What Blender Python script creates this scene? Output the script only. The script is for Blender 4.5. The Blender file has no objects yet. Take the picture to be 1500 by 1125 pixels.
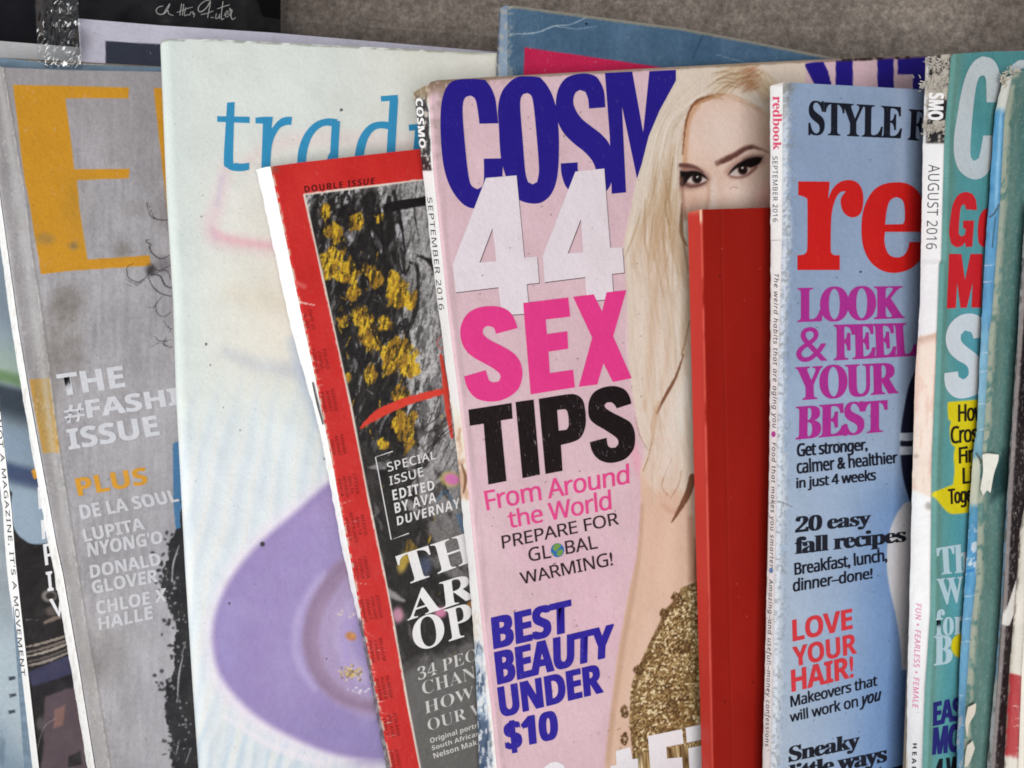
import bpy, bmesh, math
import numpy as np
from mathutils import Vector

# ---------------------------------------------------------------- camera, world, lamps, exposure
SC = bpy.context.scene
D = 0.32                      # camera distance to the row of magazines (m)
FW = 0.385                    # width of the view at that distance (m)
F = 1500 * D / FW             # focal length counted in photo pixels
ZS = 0.200                    # the shelf lies this far below the lens
CAM = np.array([0.0, -D, 0.0])
cam = bpy.data.cameras.new('camera')
cam.sensor_width = 36.0
cam.lens = 36.0 * D / FW
cam.clip_start = 0.01
cam.clip_end = 50
cam_ob = bpy.data.objects.new('camera', cam)
cam_ob.location = (0, -D, 0)
cam_ob.rotation_euler = (math.radians(90), 0, 0)
SC.collection.objects.link(cam_ob)
SC.camera = cam_ob

world = bpy.data.worlds.new('World')
SC.world = world
world.use_nodes = True
world.node_tree.nodes['Background'].inputs[0].default_value = (0.86, 0.93, 1.0, 1)
world.node_tree.nodes['Background'].inputs[1].default_value = 0.25


def area(name, loc, target, size, power, col):
    l = bpy.data.lights.new(name, 'AREA')
    l.shape = 'RECTANGLE'
    l.size, l.size_y = size
    l.energy = power
    l.color = col
    o = bpy.data.objects.new(name, l)
    o.location = loc
    d = Vector(target) - Vector(loc)
    o.rotation_euler = d.to_track_quat('-Z', 'Y').to_euler()
    SC.collection.objects.link(o)
    return o


area('daylight_from_left', (-1.05, -0.50, -0.22), (0, 0, -.04), (0.6, 0.8), 7.6, (1.0, 0.98, 0.95))
area('daylight_from_front', (0.05, -1.30, -0.34), (0, 0, -.02), (0.9, 0.6), 14.2, (1.0, 0.98, 0.96))
SC.view_settings.view_transform = 'Standard'
SC.view_settings.look = 'None'
SC.cycles.filter_width = 1.8
SC.view_settings.gamma = 1.0
SC.view_settings.exposure = 0.0
SC.view_settings.use_curve_mapping = False

# ---------------------------------------------------------------- colour and noise helpers
KA = 0.90


def lin(c):
    c = np.asarray(c, float) / 255.0
    return np.where(c <= 0.04045, c / 12.92, ((c + 0.055) / 1.055) ** 2.4)


def alb(c):
    return np.clip(lin(c) / KA, 0.004, 0.88)


def _hash(ix, iy, seed):
    h = (ix.astype(np.int64) * 374761393 + iy.astype(np.int64) * 668265263 + seed * 974634777) & 0x7fffffff
    h = ((h ^ (h >> 13)) * 1274126177) & 0x7fffffff
    h = h ^ (h >> 16)
    return (h & 0xffff) / 65535.0


def vnoise(x, y, seed=0):
    x0 = np.floor(x); y0 = np.floor(y)
    fx = x - x0; fy = y - y0
    fx = fx * fx * (3 - 2 * fx); fy = fy * fy * (3 - 2 * fy)
    a = _hash(x0, y0, seed); b = _hash(x0 + 1, y0, seed)
    c = _hash(x0, y0 + 1, seed); d = _hash(x0 + 1, y0 + 1, seed)
    return (a * (1 - fx) + b * fx) * (1 - fy) + (c * (1 - fx) + d * fx) * fy


def fbm(x, y, sx, sy=None, seed=0, oct=4):
    sy = sy or sx
    s = 0; amp = 0.5; tot = 0
    x = np.asarray(x, float) / sx; y = np.asarray(y, float) / sy
    for k in range(oct):
        s = s + amp * vnoise(x + 17.3 * k, y + 9.1 * k, seed + k)
        tot += amp
        amp *= 0.5
        x, y = x * 1.62 - y * 1.18, x * 1.18 + y * 1.62     # turned a little at each octave, so no lattice shows
    return s / tot


def sstep(a, b, x):
    t = np.clip((x - a) / (b - a + 1e-9), 0, 1)
    return t * t * (3 - 2 * t)


def catmull(pts, n=6, closed=False):
    P = np.asarray(pts, float)
    m = len(P)
    if m < 3:
        return P
    out = []
    rng = range(m) if closed else range(m - 1)
    for i in rng:
        if closed:
            p0, p1, p2, p3 = P[(i - 1) % m], P[i], P[(i + 1) % m], P[(i + 2) % m]
        else:
            p0, p1, p2, p3 = P[max(i - 1, 0)], P[i], P[i + 1], P[min(i + 2, m - 1)]
        for k in range(n):
            t = k / n
            out.append(0.5 * ((2 * p1) + (-p0 + p2) * t + (2 * p0 - 5 * p1 + 4 * p2 - p3) * t * t + (-p0 + 3 * p1 - 3 * p2 + p3) * t ** 3))
    if not closed:
        out.append(P[-1])
    return np.array(out)


def round_poly(pts, ang=42, n=5):
    """smooth the gentle bends of a closed outline and keep its sharp corners"""
    P = np.asarray(pts, float)
    m = len(P)
    sharp = []
    for i in range(m):
        a = P[i] - P[i - 1]; b = P[(i + 1) % m] - P[i]
        ca = np.dot(a, b) / (np.linalg.norm(a) * np.linalg.norm(b) + 1e-9)
        sharp.append(math.degrees(math.acos(max(-1, min(1, ca)))) > ang)
    idx = [i for i in range(m) if sharp[i]]
    if not idx:
        return catmull(P, n, True)
    out = []
    for j, i in enumerate(idx):
        k = idx[(j + 1) % len(idx)]
        seq = [i]
        q = i
        while True:
            q = (q + 1) % m
            seq.append(q)
            if q == k:
                break
        run = P[seq]
        c = catmull(run, n) if len(run) > 2 else run
        out.extend(c[:-1])
    return np.array(out)


class Canvas:
    """prints colours (given as seen in photo sRGB) on the vertices of a cover"""

    def __init__(s, X, Y):
        s.X = X; s.Y = Y
        s.C = np.ones((len(X), 3)) * 200.0

    def box(s, x0, y0, x1, y1):
        return np.nonzero((s.X > x0) & (s.X < x1) & (s.Y > y0) & (s.Y < y1))[0]

    def mix(s, idx, a, col):
        a = np.asarray(a)[:, None]
        s.C[idx] = s.C[idx] * (1 - a) + np.asarray(col, float) * a

    def all(s, a, col):
        s.mix(slice(None), a * np.ones(len(s.X)), col)

    def poly(s, pts, col, alpha=1.0, soft=1.2, rag=0.0, ragscale=6, seed=1, smooth=False):
        P = round_poly(pts) if smooth else np.asarray(pts, float)
        m = soft + rag + 2
        idx = s.box(P[:, 0].min() - m, P[:, 1].min() - m, P[:, 0].max() + m, P[:, 1].max() + m)
        if len(idx) == 0:
            return
        x = s.X[idx]; y = s.Y[idx]
        inside = np.zeros(len(idx), bool)
        d = np.full(len(idx), 1e9)
        for i in range(len(P)):
            x1, y1 = P[i - 1]; x2, y2 = P[i]
            if y1 != y2:
                c = ((y1 > y) != (y2 > y)) & (x < (x2 - x1) * (y - y1) / (y2 - y1) + x1)
                inside ^= c
            dx, dy = x2 - x1, y2 - y1
            t = np.clip(((x - x1) * dx + (y - y1) * dy) / (dx * dx + dy * dy + 1e-9), 0, 1)
            d = np.minimum(d, (x - x1 - t * dx) ** 2 + (y - y1 - t * dy) ** 2)
        sd = np.sqrt(d) * np.where(inside, 1, -1)
        if rag:
            sd = sd + (fbm(x, y, ragscale, seed=seed) - 0.5) * 2 * rag
        s.mix(idx, alpha * sstep(-soft * .5, soft * .5, sd), col)

    def stroke(s, pts, w, col, alpha=1.0, soft=1.0, rag=0.0, dry=0.0, seed=1, smooth=True):
        P = catmull(pts, 5) if smooth else np.asarray(pts, float)
        W = np.interp(np.linspace(0, 1, len(P)), np.linspace(0, 1, np.size(w)), np.atleast_1d(w).astype(float))
        m = W.max() + soft + rag + 1
        idx = s.box(P[:, 0].min() - m, P[:, 1].min() - m, P[:, 0].max() + m, P[:, 1].max() + m)
        if len(idx) == 0:
            return
        x = s.X[idx]; y = s.Y[idx]
        sd = np.full(len(idx), -1e9)
        for i in range(1, len(P)):
            x1, y1 = P[i - 1]; x2, y2 = P[i]
            dx, dy = x2 - x1, y2 - y1
            t = np.clip(((x - x1) * dx + (y - y1) * dy) / (dx * dx + dy * dy + 1e-9), 0, 1)
            dd = np.sqrt((x - x1 - t * dx) ** 2 + (y - y1 - t * dy) ** 2)
            sd = np.maximum(sd, (W[i - 1] * (1 - t) + W[i] * t) * .5 - dd)
        if rag:
            sd = sd + (fbm(x, y, 4, seed=seed) - 0.5) * 2 * rag
        a = alpha * sstep(-soft * .5, soft * .5, sd)
        if dry:
            a = a * sstep(dry - .12, dry + .12, fbm(x, y, 3.0, seed=seed + 5) + .12)
        s.mix(idx, a, col)

    def ell(s, cx, cy, rx, ry, col, alpha=1.0, soft=.3, rot=0):
        R = max(rx, ry) * (1 + soft) + 1
        idx = s.box(cx - R, cy - R, cx + R, cy + R)
        if len(idx) == 0:
            return
        ca, sa = math.cos(math.radians(rot)), math.sin(math.radians(rot))
        x = s.X[idx] - cx; y = s.Y[idx] - cy
        r = np.sqrt(((x * ca + y * sa) / rx) ** 2 + ((-x * sa + y * ca) / ry) ** 2)
        s.mix(idx, alpha * (1 - sstep(1 - soft, 1 + soft, r)), col)


# ---------------------------------------------------------------- materials
def nodes_of(m):
    m.use_nodes = True
    nt = m.node_tree
    b = nt.nodes['Principled BSDF']
    return nt, b


def paper(name, col=None, rough=0.45, dirt=0.10, speck=0.25, scuff=0.0, spec=0.12, bump=0.36, coat=0.0, fleck=None):
    """printed paper: ink colour (or the 'Col' attribute) under grime, dark flecks and pale scuffs"""
    m = bpy.data.materials.new(name)
    nt, b = nodes_of(m)
    N = nt.nodes.new; Lk = nt.links.new
    tc = N('ShaderNodeTexCoord')
    if col is None:
        at = N('ShaderNodeAttribute'); at.attribute_name = 'Col'
        src = at.outputs['Color']
    else:
        rgb = N('ShaderNodeRGB'); rgb.outputs[0].default_value = (*alb(col), 1)
        src = rgb.outputs[0]

    def noise(scale, detail=4, rough_=.6, vec=None):
        n = N('ShaderNodeTexNoise'); n.inputs['Scale'].default_value = scale
        n.inputs['Detail'].default_value = detail; n.inputs['Roughness'].default_value = rough_
        Lk(vec or tc.outputs['Object'], n.inputs['Vector'])
        return n.outputs['Fac']

    def ramp(f, a, c):
        r = N('ShaderNodeMapRange'); r.inputs[1].default_value = a; r.inputs[2].default_value = c
        r.interpolation_type = 'SMOOTHSTEP'
        Lk(f, r.inputs[0])
        return r.outputs[0]

    def mixc(f, A, B, amt, mode='MIX'):
        mm = N('ShaderNodeMath'); mm.operation = 'MULTIPLY'; mm.inputs[1].default_value = amt
        Lk(f, mm.inputs[0])
        x = N('ShaderNodeMix'); x.data_type = 'RGBA'; x.blend_type = mode
        Lk(mm.outputs[0], x.inputs[0]); Lk(A, x.inputs[6])
        if isinstance(B, tuple):
            x.inputs[7].default_value = B
        else:
            Lk(B, x.inputs[7])
        return x.outputs[2]

    out = src
    if dirt:
        out = mixc(ramp(noise(55, 6, .7), .42, .72), out, (.62, .58, .52, 1), dirt, 'MULTIPLY')
        out = mixc(ramp(noise(900, 3, .7), .35, .75), out, (.55, .53, .5, 1), dirt * 1.1, 'MULTIPLY')
    if speck:
        out = mixc(ramp(noise(650, 2, .5), .735, .76), out, (.05, .04, .035, 1), speck)
    if scuff:
        mp = N('ShaderNodeMapping'); mp.inputs['Scale'].default_value = (1.0, 1.0, .35)
        Lk(tc.outputs['Object'], mp.inputs['Vector'])
        f1 = ramp(noise(1100, 4, .75, mp.outputs[0]), .60, .68)
        f2 = ramp(noise(90, 3, .6), .40, .62)
        mu = N('ShaderNodeMath'); mu.operation = 'MULTIPLY'; Lk(f1, mu.inputs[0]); Lk(f2, mu.inputs[1])
        out = mixc(mu.outputs[0], out, (*(alb(fleck) if fleck else (.62, .60, .58)), 1), scuff)
    Lk(out, b.inputs['Base Color'])
    rr = N('ShaderNodeMapRange'); rr.inputs[1].default_value = .3; rr.inputs[2].default_value = .7
    rr.inputs[3].default_value = rough - .08; rr.inputs[4].default_value = rough + .15
    Lk(noise(160, 5, .65), rr.inputs[0]); Lk(rr.outputs[0], b.inputs['Roughness'])
    b.inputs['Specular IOR Level'].default_value = spec
    if coat:
        b.inputs['Coat Weight'].default_value = coat
        b.inputs['Coat Roughness'].default_value = .18
    if bump:
        ad = N('ShaderNodeMath'); ad.operation = 'MULTIPLY_ADD'
        Lk(noise(28, 3, .5), ad.inputs[0]); ad.inputs[1].default_value = 6.0
        Lk(noise(420, 4, .6), ad.inputs[2])
        bp = N('ShaderNodeBump'); bp.inputs['Strength'].default_value = bump
        bp.inputs['Distance'].default_value = .0006
        Lk(ad.outputs[0], bp.inputs['Height']); Lk(bp.outputs[0], b.inputs['Normal'])
    return m


def page_mat(name, col, axis_scale=2600):
    m = bpy.data.materials.new(name)
    nt, b = nodes_of(m)
    N = nt.nodes.new; Lk = nt.links.new
    tc = N('ShaderNodeTexCoord')
    mp = N('ShaderNodeMapping'); mp.inputs['Scale'].default_value = (60, axis_scale, 60)
    Lk(tc.outputs['Object'], mp.inputs['Vector'])
    n = N('ShaderNodeTexNoise'); n.inputs['Scale'].default_value = 1; n.inputs['Detail'].default_value = 4
    Lk(mp.outputs[0], n.inputs['Vector'])
    cr = N('ShaderNodeValToRGB')
    c = alb(col)
    cr.color_ramp.elements[0].position = .3; cr.color_ramp.elements[0].color = (*(c * .45), 1)
    cr.color_ramp.elements[1].position = .65; cr.color_ramp.elements[1].color = (*c, 1)
    Lk(n.outputs['Fac'], cr.inputs[0]); Lk(cr.outputs[0], b.inputs['Base Color'])
    b.inputs['Roughness'].default_value = .85
    b.inputs['Specular IOR Level'].default_value = .2
    return m


PRINT = paper('printed_cover', None, dirt=.14, speck=.2, scuff=.0)
PRINT_WORN = paper('printed_worn_cover', None, dirt=.22, speck=.35, scuff=.30)
SPINE = paper('printed_spine', None, rough=.32, dirt=.10, speck=.4, spec=.3, bump=.35)
PAGES = page_mat('page_edges', (205, 195, 180))
_ink = {}


def ink(col, scuff=.25, dirt=.12, speck=.2, fleck=None):
    k = (tuple(col), scuff, dirt, fleck)
    if k not in _ink:
        _ink[k] = paper('ink', col, dirt=dirt, speck=speck, scuff=scuff, fleck=fleck)
    return _ink[k]


# ---------------------------------------------------------------- mesh helpers
def link(o, parent=None):
    SC.collection.objects.link(o)
    if parent:
        o.parent = parent
    return o


def mesh_ob(name, verts, faces, mats, parent=None, cols=None, smooth=True, toward=True):
    V = np.asarray(verts, float)
    me = bpy.data.meshes.new(name)
    Fa = np.asarray(faces) if not isinstance(faces, list) else None
    if Fa is None or Fa.dtype == object:
        me.from_pydata(V.tolist(), [], faces)
    else:
        k = Fa.shape[1]
        if toward:      # make faces look at the lens side
            a, b, c = V[Fa[:, 0]], V[Fa[:, 1]], V[Fa[:, 2]]
            nrm = np.cross(b - a, c - a)
            flip = np.einsum('ij,ij->i', nrm, CAM - a) < 0
            Fa = Fa.copy(); Fa[flip] = Fa[flip][:, ::-1]
        me.vertices.add(len(V)); me.vertices.foreach_set('co', V.ravel())
        me.loops.add(Fa.size); me.loops.foreach_set('vertex_index', Fa.ravel().astype(np.int32))
        me.polygons.add(len(Fa))
        me.polygons.foreach_set('loop_start', (np.arange(len(Fa)) * k).astype(np.int32))
        me.polygons.foreach_set('loop_total', np.full(len(Fa), k, np.int32))
        me.update(calc_edges=True)
    if cols is not None:
        at = me.color_attributes.new('Col', 'FLOAT_COLOR', 'POINT')
        c4 = np.ones((len(V), 4), np.float32); c4[:, :3] = cols
        at.data.foreach_set('color', c4.ravel())
    me.materials.append(mats)
    if smooth:
        me.polygons.foreach_set('use_smooth', np.ones(len(me.polygons), bool))
    me.validate()
    return link(bpy.data.objects.new(name, me), parent)


def grid_faces(nr, nc):
    i = np.arange(nr - 1)[:, None] * nc + np.arange(nc - 1)[None]
    i = i.ravel()
    return np.stack([i, i + 1, i + 1 + nc, i + nc], 1)


STYLES = {'': None, 'serif': (0x1D400, 0x1D41A, 0x1D7CE), 'sans': (0x1D5A0, 0x1D5BA, 0x1D7E2), 'bold': (0x1D5D4, 0x1D5EE, 0x1D7EC),
          'ital': (0x1D608, 0x1D622, None), 'boldital': (0x1D63C, 0x1D656, None), 'serifital': (0x1D468, 0x1D482, None)}


def styled(t, st):
    if not STYLES[st]:
        return t
    U, L_, Dg = STYLES[st]
    r = ''
    for ch in t:
        if 'A' <= ch <= 'Z': r += chr(U + ord(ch) - 65)
        elif 'a' <= ch <= 'z': r += chr(L_ + ord(ch) - 97)
        elif '0' <= ch <= '9' and Dg: r += chr(Dg + ord(ch) - 48)
        else: r += ch
    return r


def curve_tris(cu):
    o = bpy.data.objects.new('tmp', cu)
    SC.collection.objects.link(o)
    dg = bpy.context.evaluated_depsgraph_get()
    me = bpy.data.meshes.new_from_object(o.evaluated_get(dg))
    me.calc_loop_triangles()
    V = np.zeros(len(me.vertices) * 3); me.vertices.foreach_get('co', V)
    T = np.zeros(len(me.loop_triangles) * 3, np.int32); me.loop_triangles.foreach_get('vertices', T)
    bpy.data.objects.remove(o); bpy.data.meshes.remove(me); bpy.data.curves.remove(cu)
    return V.reshape(-1, 3)[:, :2], T.reshape(-1, 3)


def text_tris(t, st, quad, off=0.0, space=1.0):
    cu = bpy.data.curves.new('t', 'FONT')
    cu.body = styled(t, st); cu.offset = off; cu.space_character = space; cu.resolution_u = 5
    V, T = curve_tris(cu)
    lo = V.min(0); hi = V.max(0)
    u = (V[:, 0] - lo[0]) / (hi[0] - lo[0]); v = (V[:, 1] - lo[1]) / (hi[1] - lo[1])
    u = u[:, None]; v = v[:, None]
    TL, TR, BR, BL = [np.asarray(q, float) for q in quad]
    return TL * (1 - u) * v + TR * u * v + BR * u * (1 - v) + BL * (1 - u) * (1 - v), T


def poly_tris(polys):
    cu = bpy.data.curves.new('p', 'CURVE')
    cu.dimensions = '2D'; cu.fill_mode = 'BOTH'
    for P in polys:
        sp = cu.splines.new('POLY'); sp.points.add(len(P) - 1)
        for p, q in zip(sp.points, P):
            p.co = (q[0] * .01, -q[1] * .01, 0, 1)
        sp.use_cyclic_u = True
    V, T = curve_tris(cu)
    return V * np.array([100, -100]), T


def ribbon(pts, w, n=6, smooth=True):
    P = catmull(pts, n) if smooth else np.asarray(pts, float)
    W = np.interp(np.linspace(0, 1, len(P)), np.linspace(0, 1, np.size(w)), np.atleast_1d(w).astype(float))
    d = np.gradient(P, axis=0)
    d /= np.linalg.norm(d, axis=1)[:, None] + 1e-9
    nn = np.stack([-d[:, 1], d[:, 0]], 1)
    V = np.concatenate([P + nn * W[:, None] / 2, P - nn * W[:, None] / 2])
    m = len(P)
    i = np.arange(m - 1)
    T = np.concatenate([np.stack([i, i + 1, i + 1 + m], 1), np.stack([i, i + 1 + m, i + m], 1)])
    return V, T


def zz(pts, x0, y0, k):
    """outline measured on an enlarged crop -> photo pixels"""
    return [(x0 + p[0] / k, y0 + p[1] / k) for p in pts]


class Poly:          # ln() for polylines given as x(y)
    def __init__(s, pts):
        p = np.array(sorted(pts, key=lambda q: q[1]), float)
        s.y = p[:, 1]; s.x = p[:, 0]

    def __call__(s, y):
        y = np.asarray(y, float)
        r = np.interp(y, s.y, s.x)
        k0 = (s.x[1] - s.x[0]) / (s.y[1] - s.y[0]); k1 = (s.x[-1] - s.x[-2]) / (s.y[-1] - s.y[-2])
        r = np.where(y < s.y[0], s.x[0] + (y - s.y[0]) * k0, r)
        return np.where(y > s.y[-1], s.x[-1] + (y - s.y[-1]) * k1, r)


def rays(P):
    P = np.asarray(P, float)
    return np.stack([(P[:, 0] - 750) / F, np.ones(len(P)), (562.5 - P[:, 1]) / F], 1)


class Magazine:
    def __init__(s, name, label, cat, E, top, W, P0x, Y0, a=14, thick=5, L=None, lean=3.0, rnd=1.2, group=None, vis=None, back=(0, -1), ybot=None, bulge=.4, drop=5):
        s.Ex = Poly(E); s.Lx = Poly(L) if L else None
        s.top = np.array(top, float); s.W = W; s.thick = thick / 1000; s.rnd = rnd / 1000
        s.vis = vis or W; s.back = back; s.bulge = bulge / 1000
        a = math.radians(a); l = math.radians(lean)
        s.n = np.array([math.sin(a) * math.cos(l), -math.cos(a) * math.cos(l), math.sin(l)])
        s.P0 = np.array([(P0x - 750) / F * (D + Y0 / 1000), Y0 / 1000, 0.0])
        s.ytop = s.top[0][1]
        d = s.depth([[s.Ex(1300), 1300]])[0]
        s.ybot = ybot or 562.5 + F * ZS / d
        base = s.at(np.array([[float(s.Ex(s.ybot)), s.ybot]]))[0]
        s.root = bpy.data.objects.new(name, None)
        s.root.empty_display_size = .02
        s.origin = base
        s.root.location = base
        s.root['label'] = label; s.root['category'] = cat
        if group: s.root['group'] = group
        SC.collection.objects.link(s.root)
        s.part = {}; s.drop = drop

    def depth(s, P):
        r = rays(P)
        return (s.n @ (s.P0 - CAM)) / (r @ s.n)

    def at(s, P, lift=0.0):
        P = np.asarray(P, float)
        return CAM + rays(P) * s.depth(P)[:, None] + s.n * lift

    def add(s, name, V, Fc, mat, cols=None, smooth=True, parent=None, toward=True):
        return mesh_ob(name, np.asarray(V) - s.origin, Fc, mat, parent or s.root, cols, smooth, toward)

    def topy(s, x):
        return np.interp(x, s.top[:, 0], s.top[:, 1])

    def cover(s, paint, mat=None, step=1.5):
        yb = s.ybot
        ys = np.concatenate([np.arange(s.ytop, min(1140, yb), step), np.linspace(min(1140, yb), yb, 12)[0 if yb <= 1140 else 1:]])
        if yb > 1140:
            ys = np.unique(np.round(ys, 4))
        t = (ys - s.ytop) / (yb - s.ytop)
        off = np.concatenate([np.arange(0, s.vis, step), np.linspace(s.vis, s.W, 8) if s.W > s.vis + 1 else [s.W]])
        ex = s.Ex(ys)
        x0 = float(s.Ex(s.ytop))
        topoff = s.topy(x0 + off) - s.ytop
        xr = float(s.Ex(yb)) + off
        dr = s.depth(np.stack([xr, np.full(len(xr), yb)], 1))
        botoff = (562.5 + F * ZS / dr) - (562.5 + F * ZS / dr[0])
        X = ex[:, None] + off[None]
        Y = ys[:, None] + (1 - t)[:, None] * topoff[None] + t[:, None] * botoff[None]
        P = np.stack([X.ravel(), Y.ravel()], 1)
        V = s.at(P)
        u = np.linalg.norm(V.reshape(len(ys), len(off), 3) - V.reshape(len(ys), len(off), 3)[:, :1], axis=2).ravel()
        r = s.rnd
        q = np.clip(1 - u / r, 0, 1)
        V = V - s.n * (r * (1 - np.sqrt(np.clip(1 - q * q, 0, 1))))[:, None]
        cv = Canvas(P[:, 0], P[:, 1])
        cv.U = np.tile(off, len(ys))
        paint(cv)
        s.part['cover'] = s.add('front_cover', V, grid_faces(len(ys), len(off)), mat or PRINT, alb(cv.C))
        nr, nc = len(ys), len(off)
        c3 = V.reshape(nr, nc, 3)
        s.corn = [c3[0, 0], c3[0, -1], c3[-1, -1], c3[-1, 0]]
        s.body()
        return s

    def spine_pt(s, P, lift=0.0):
        """points on the spine between its left edge and the cover's edge"""
        P = np.asarray(P, float)
        ex = s.Ex(P[:, 1]); lx = s.Lx(P[:, 1])
        f = np.clip((P[:, 0] - lx) / (ex - lx + 1e-6), 0, 1)
        dE = s.depth(np.stack([ex, P[:, 1]], 1)) + s.rnd
        d = dE + s.thick * (1 - f) - s.bulge * (1 - np.abs(2 * f - 1) ** 4) - lift
        return CAM + rays(P) * d[:, None]

    def spine(s, paint, mat=None, step=1.5, nf=13, wob=0.0):
        yb = s.ybot
        ys = np.concatenate([np.arange(s.ytop, 1140, step), np.linspace(1140, yb, 10)])
        f = np.linspace(0, 1, nf)
        ex = s.Ex(ys); lx = s.Lx(ys)
        if wob:
            lx = lx + (fbm(ys, ys * 0, 12, seed=int(wob * 100)) - .5) * 2 * wob
        X = lx[:, None] * (1 - f) + ex[:, None] * f
        Y = ys[:, None] + s.drop * ((1 - f) ** 1.6)[None] * np.exp(-(ys - s.ytop) / 14)[:, None]
        P = np.stack([X.ravel(), Y.ravel()], 1)
        cv = Canvas(P[:, 0], P[:, 1])
        cv.U = np.tile(f, len(ys))
        paint(cv)
        s.part['spine'] = s.add('spine', s.spine_pt(P), grid_faces(len(ys), nf), mat or SPINE, alb(cv.C))
        return s.part['spine']

    def body(s):
        TL, TR, BR, BL = [np.array(c) for c in s.corn]
        if s.Lx is not None:
            m = np.array([[float(s.Ex(600)), 600.0]]); l = np.array([[float(s.Lx(600)), 600.0]])
            d = s.depth(m)[0]
            vec = (CAM + rays(l)[0] * (d + s.thick)) - (CAM + rays(m)[0] * d)
            vec = vec + np.array([.0006, 0, 0])
        else:
            vec = -s.n * s.thick
        ins = .0009
        r = (TR - TL) / np.linalg.norm(TR - TL); dn = (BL - TL) / np.linalg.norm(BL - TL)
        c = [TL + r * .0015 + dn * ins, TR - r * .002 + dn * ins, BR - r * .002, BL + r * .0015]
        f0 = [p - s.n * (.0004 + s.rnd * .4) for p in c]
        f1 = [p + vec * .93 - s.n * .0002 for p in c]
        V = f0 + f1
        Fc = [[0, 1, 2, 3], [7, 6, 5, 4], [0, 4, 5, 1], [1, 5, 6, 2], [2, 6, 7, 3], [3, 7, 4, 0]]
        s.add('page_block', V, Fc, PAGES, None, False)
        bx, by = s.back
        sh = np.array([bx, 0, -by]) * (FW / 1500)
        b = [TL + r * .001 + vec + sh, TR + vec + sh, BR + vec, BL + r * .001 + vec]
        V = b + [p - s.n * .0003 for p in b]
        s.add('back_cover', V, Fc, getattr(s, 'backmat', None) or BACK, None, False)

    def print_(s, name, col, items, lift=.00010, on='cover', mat=None, parent=None, label=None):
        VV = []; TT = []; k = 0
        flat = []
        for it in items:
            flat.extend(it if isinstance(it, list) else [it])
        for q, (V, T) in enumerate(flat):
            lf = lift + q % 12 * 5e-6
            VV.append(s.at(V, lf) if on == 'cover' else s.spine_pt(V, lf)); TT.append(T + k); k += len(V)
        o = s.add(name, np.concatenate(VV), np.concatenate(TT), mat or ink(col), None, False, parent or s.part[on])
        if label: o['label'] = label
        return o


BACK = paper('plain_back_cover', (120, 112, 104), dirt=.3)


def TX(t, st, tl, tr, br, bl, off=0.0, space=1.0):
    if off <= 0:
        return text_tris(t, st, (tl, tr, br, bl), off, space)
    # heavier weight: the same letters struck again a little to each side
    V, T = text_tris(t, st, (tl, tr, br, bl), 0, space)
    tl, tr, br, bl = [np.asarray(q, float) for q in (tl, tr, br, bl)]
    w = off * np.linalg.norm(bl - tl) / .72
    d = (tr - tl) / np.linalg.norm(tr - tl)
    c = V.mean(0)
    k = 1 - 2 * w / np.linalg.norm(tr - tl)
    u = (V - c) @ d
    Vs = V + (u * (k - 1))[:, None] * d
    e = np.array([-d[1], d[0]]) * (.45 if st != 'serif' else .12)
    st_ = [(-1, -1), (1, 1), (-1, 1), (1, -1)] + ([(0, 0)] if w < 1.2 else [(-.4, 0), (.4, 0)])
    return [(Vs + (d * a + e * b) * w, T) for a, b in st_]


def PG(*polys, smooth=True):
    return poly_tris([round_poly(p) if smooth else np.asarray(p, float) for p in polys])


def tag(o, label, cat=None, kind=None, group=None):
    if label: o['label'] = label
    if cat: o['category'] = cat
    if kind: o['kind'] = kind
    if group: o['group'] = group
    return o

# ---------------------------------------------------------------- the setting: wall behind, shelf below
def concrete():
    m = bpy.data.materials.new('rough_concrete')
    nt, b = nodes_of(m)
    N = nt.nodes.new; Lk = nt.links.new
    tc = N('ShaderNodeTexCoord')
    cols = []

    def nz(sc, det, ro=.65):
        n = N('ShaderNodeTexNoise'); n.inputs['Scale'].default_value = sc; n.inputs['Detail'].default_value = det
        n.inputs['Roughness'].default_value = ro
        Lk(tc.outputs['Object'], n.inputs['Vector']); return n.outputs['Fac']
    r = N('ShaderNodeValToRGB'); Lk(nz(260, 8, .8), r.inputs[0])
    e = r.color_ramp.elements
    e[0].position = .27; e[0].color = (*alb((80, 71, 65)), 1)
    e[1].position = .76; e[1].color = (*alb((190, 178, 168)), 1)
    x = e.new(.5); x.color = (*alb((138, 127, 118)), 1)
    r2 = N('ShaderNodeValToRGB'); Lk(nz(17, 7, .72), r2.inputs[0])
    e = r2.color_ramp.elements
    e[0].position = .35; e[0].color = (.40, .37, .35, 1); e[1].position = .65; e[1].color = (1.05, 1.05, 1.04, 1)
    mx = N('ShaderNodeMix'); mx.data_type = 'RGBA'; mx.blend_type = 'MULTIPLY'; mx.inputs[0].default_value = .85
    Lk(r.outputs[0], mx.inputs[6]); Lk(r2.outputs[0], mx.inputs[7]); Lk(mx.outputs[2], b.inputs['Base Color'])
    b.inputs['Roughness'].default_value = .9
    bp = N('ShaderNodeBump'); bp.inputs['Strength'].default_value = .7; bp.inputs['Distance'].default_value = .0012
    Lk(nz(420, 6, .7), bp.inputs['Height']); Lk(bp.outputs[0], b.inputs['Normal'])
    return m


def slab(name, lo, hi, mat):
    (x0, y0, z0), (x1, y1, z1) = lo, hi
    V = [(x0, y0, z0), (x1, y0, z0), (x1, y1, z0), (x0, y1, z0), (x0, y0, z1), (x1, y0, z1), (x1, y1, z1), (x0, y1, z1)]
    Fc = [[0, 3, 2, 1], [4, 5, 6, 7], [0, 1, 5, 4], [1, 2, 6, 5], [2, 3, 7, 6], [3, 0, 4, 7]]
    return mesh_ob(name, V, Fc, mat, None, None, False)


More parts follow.
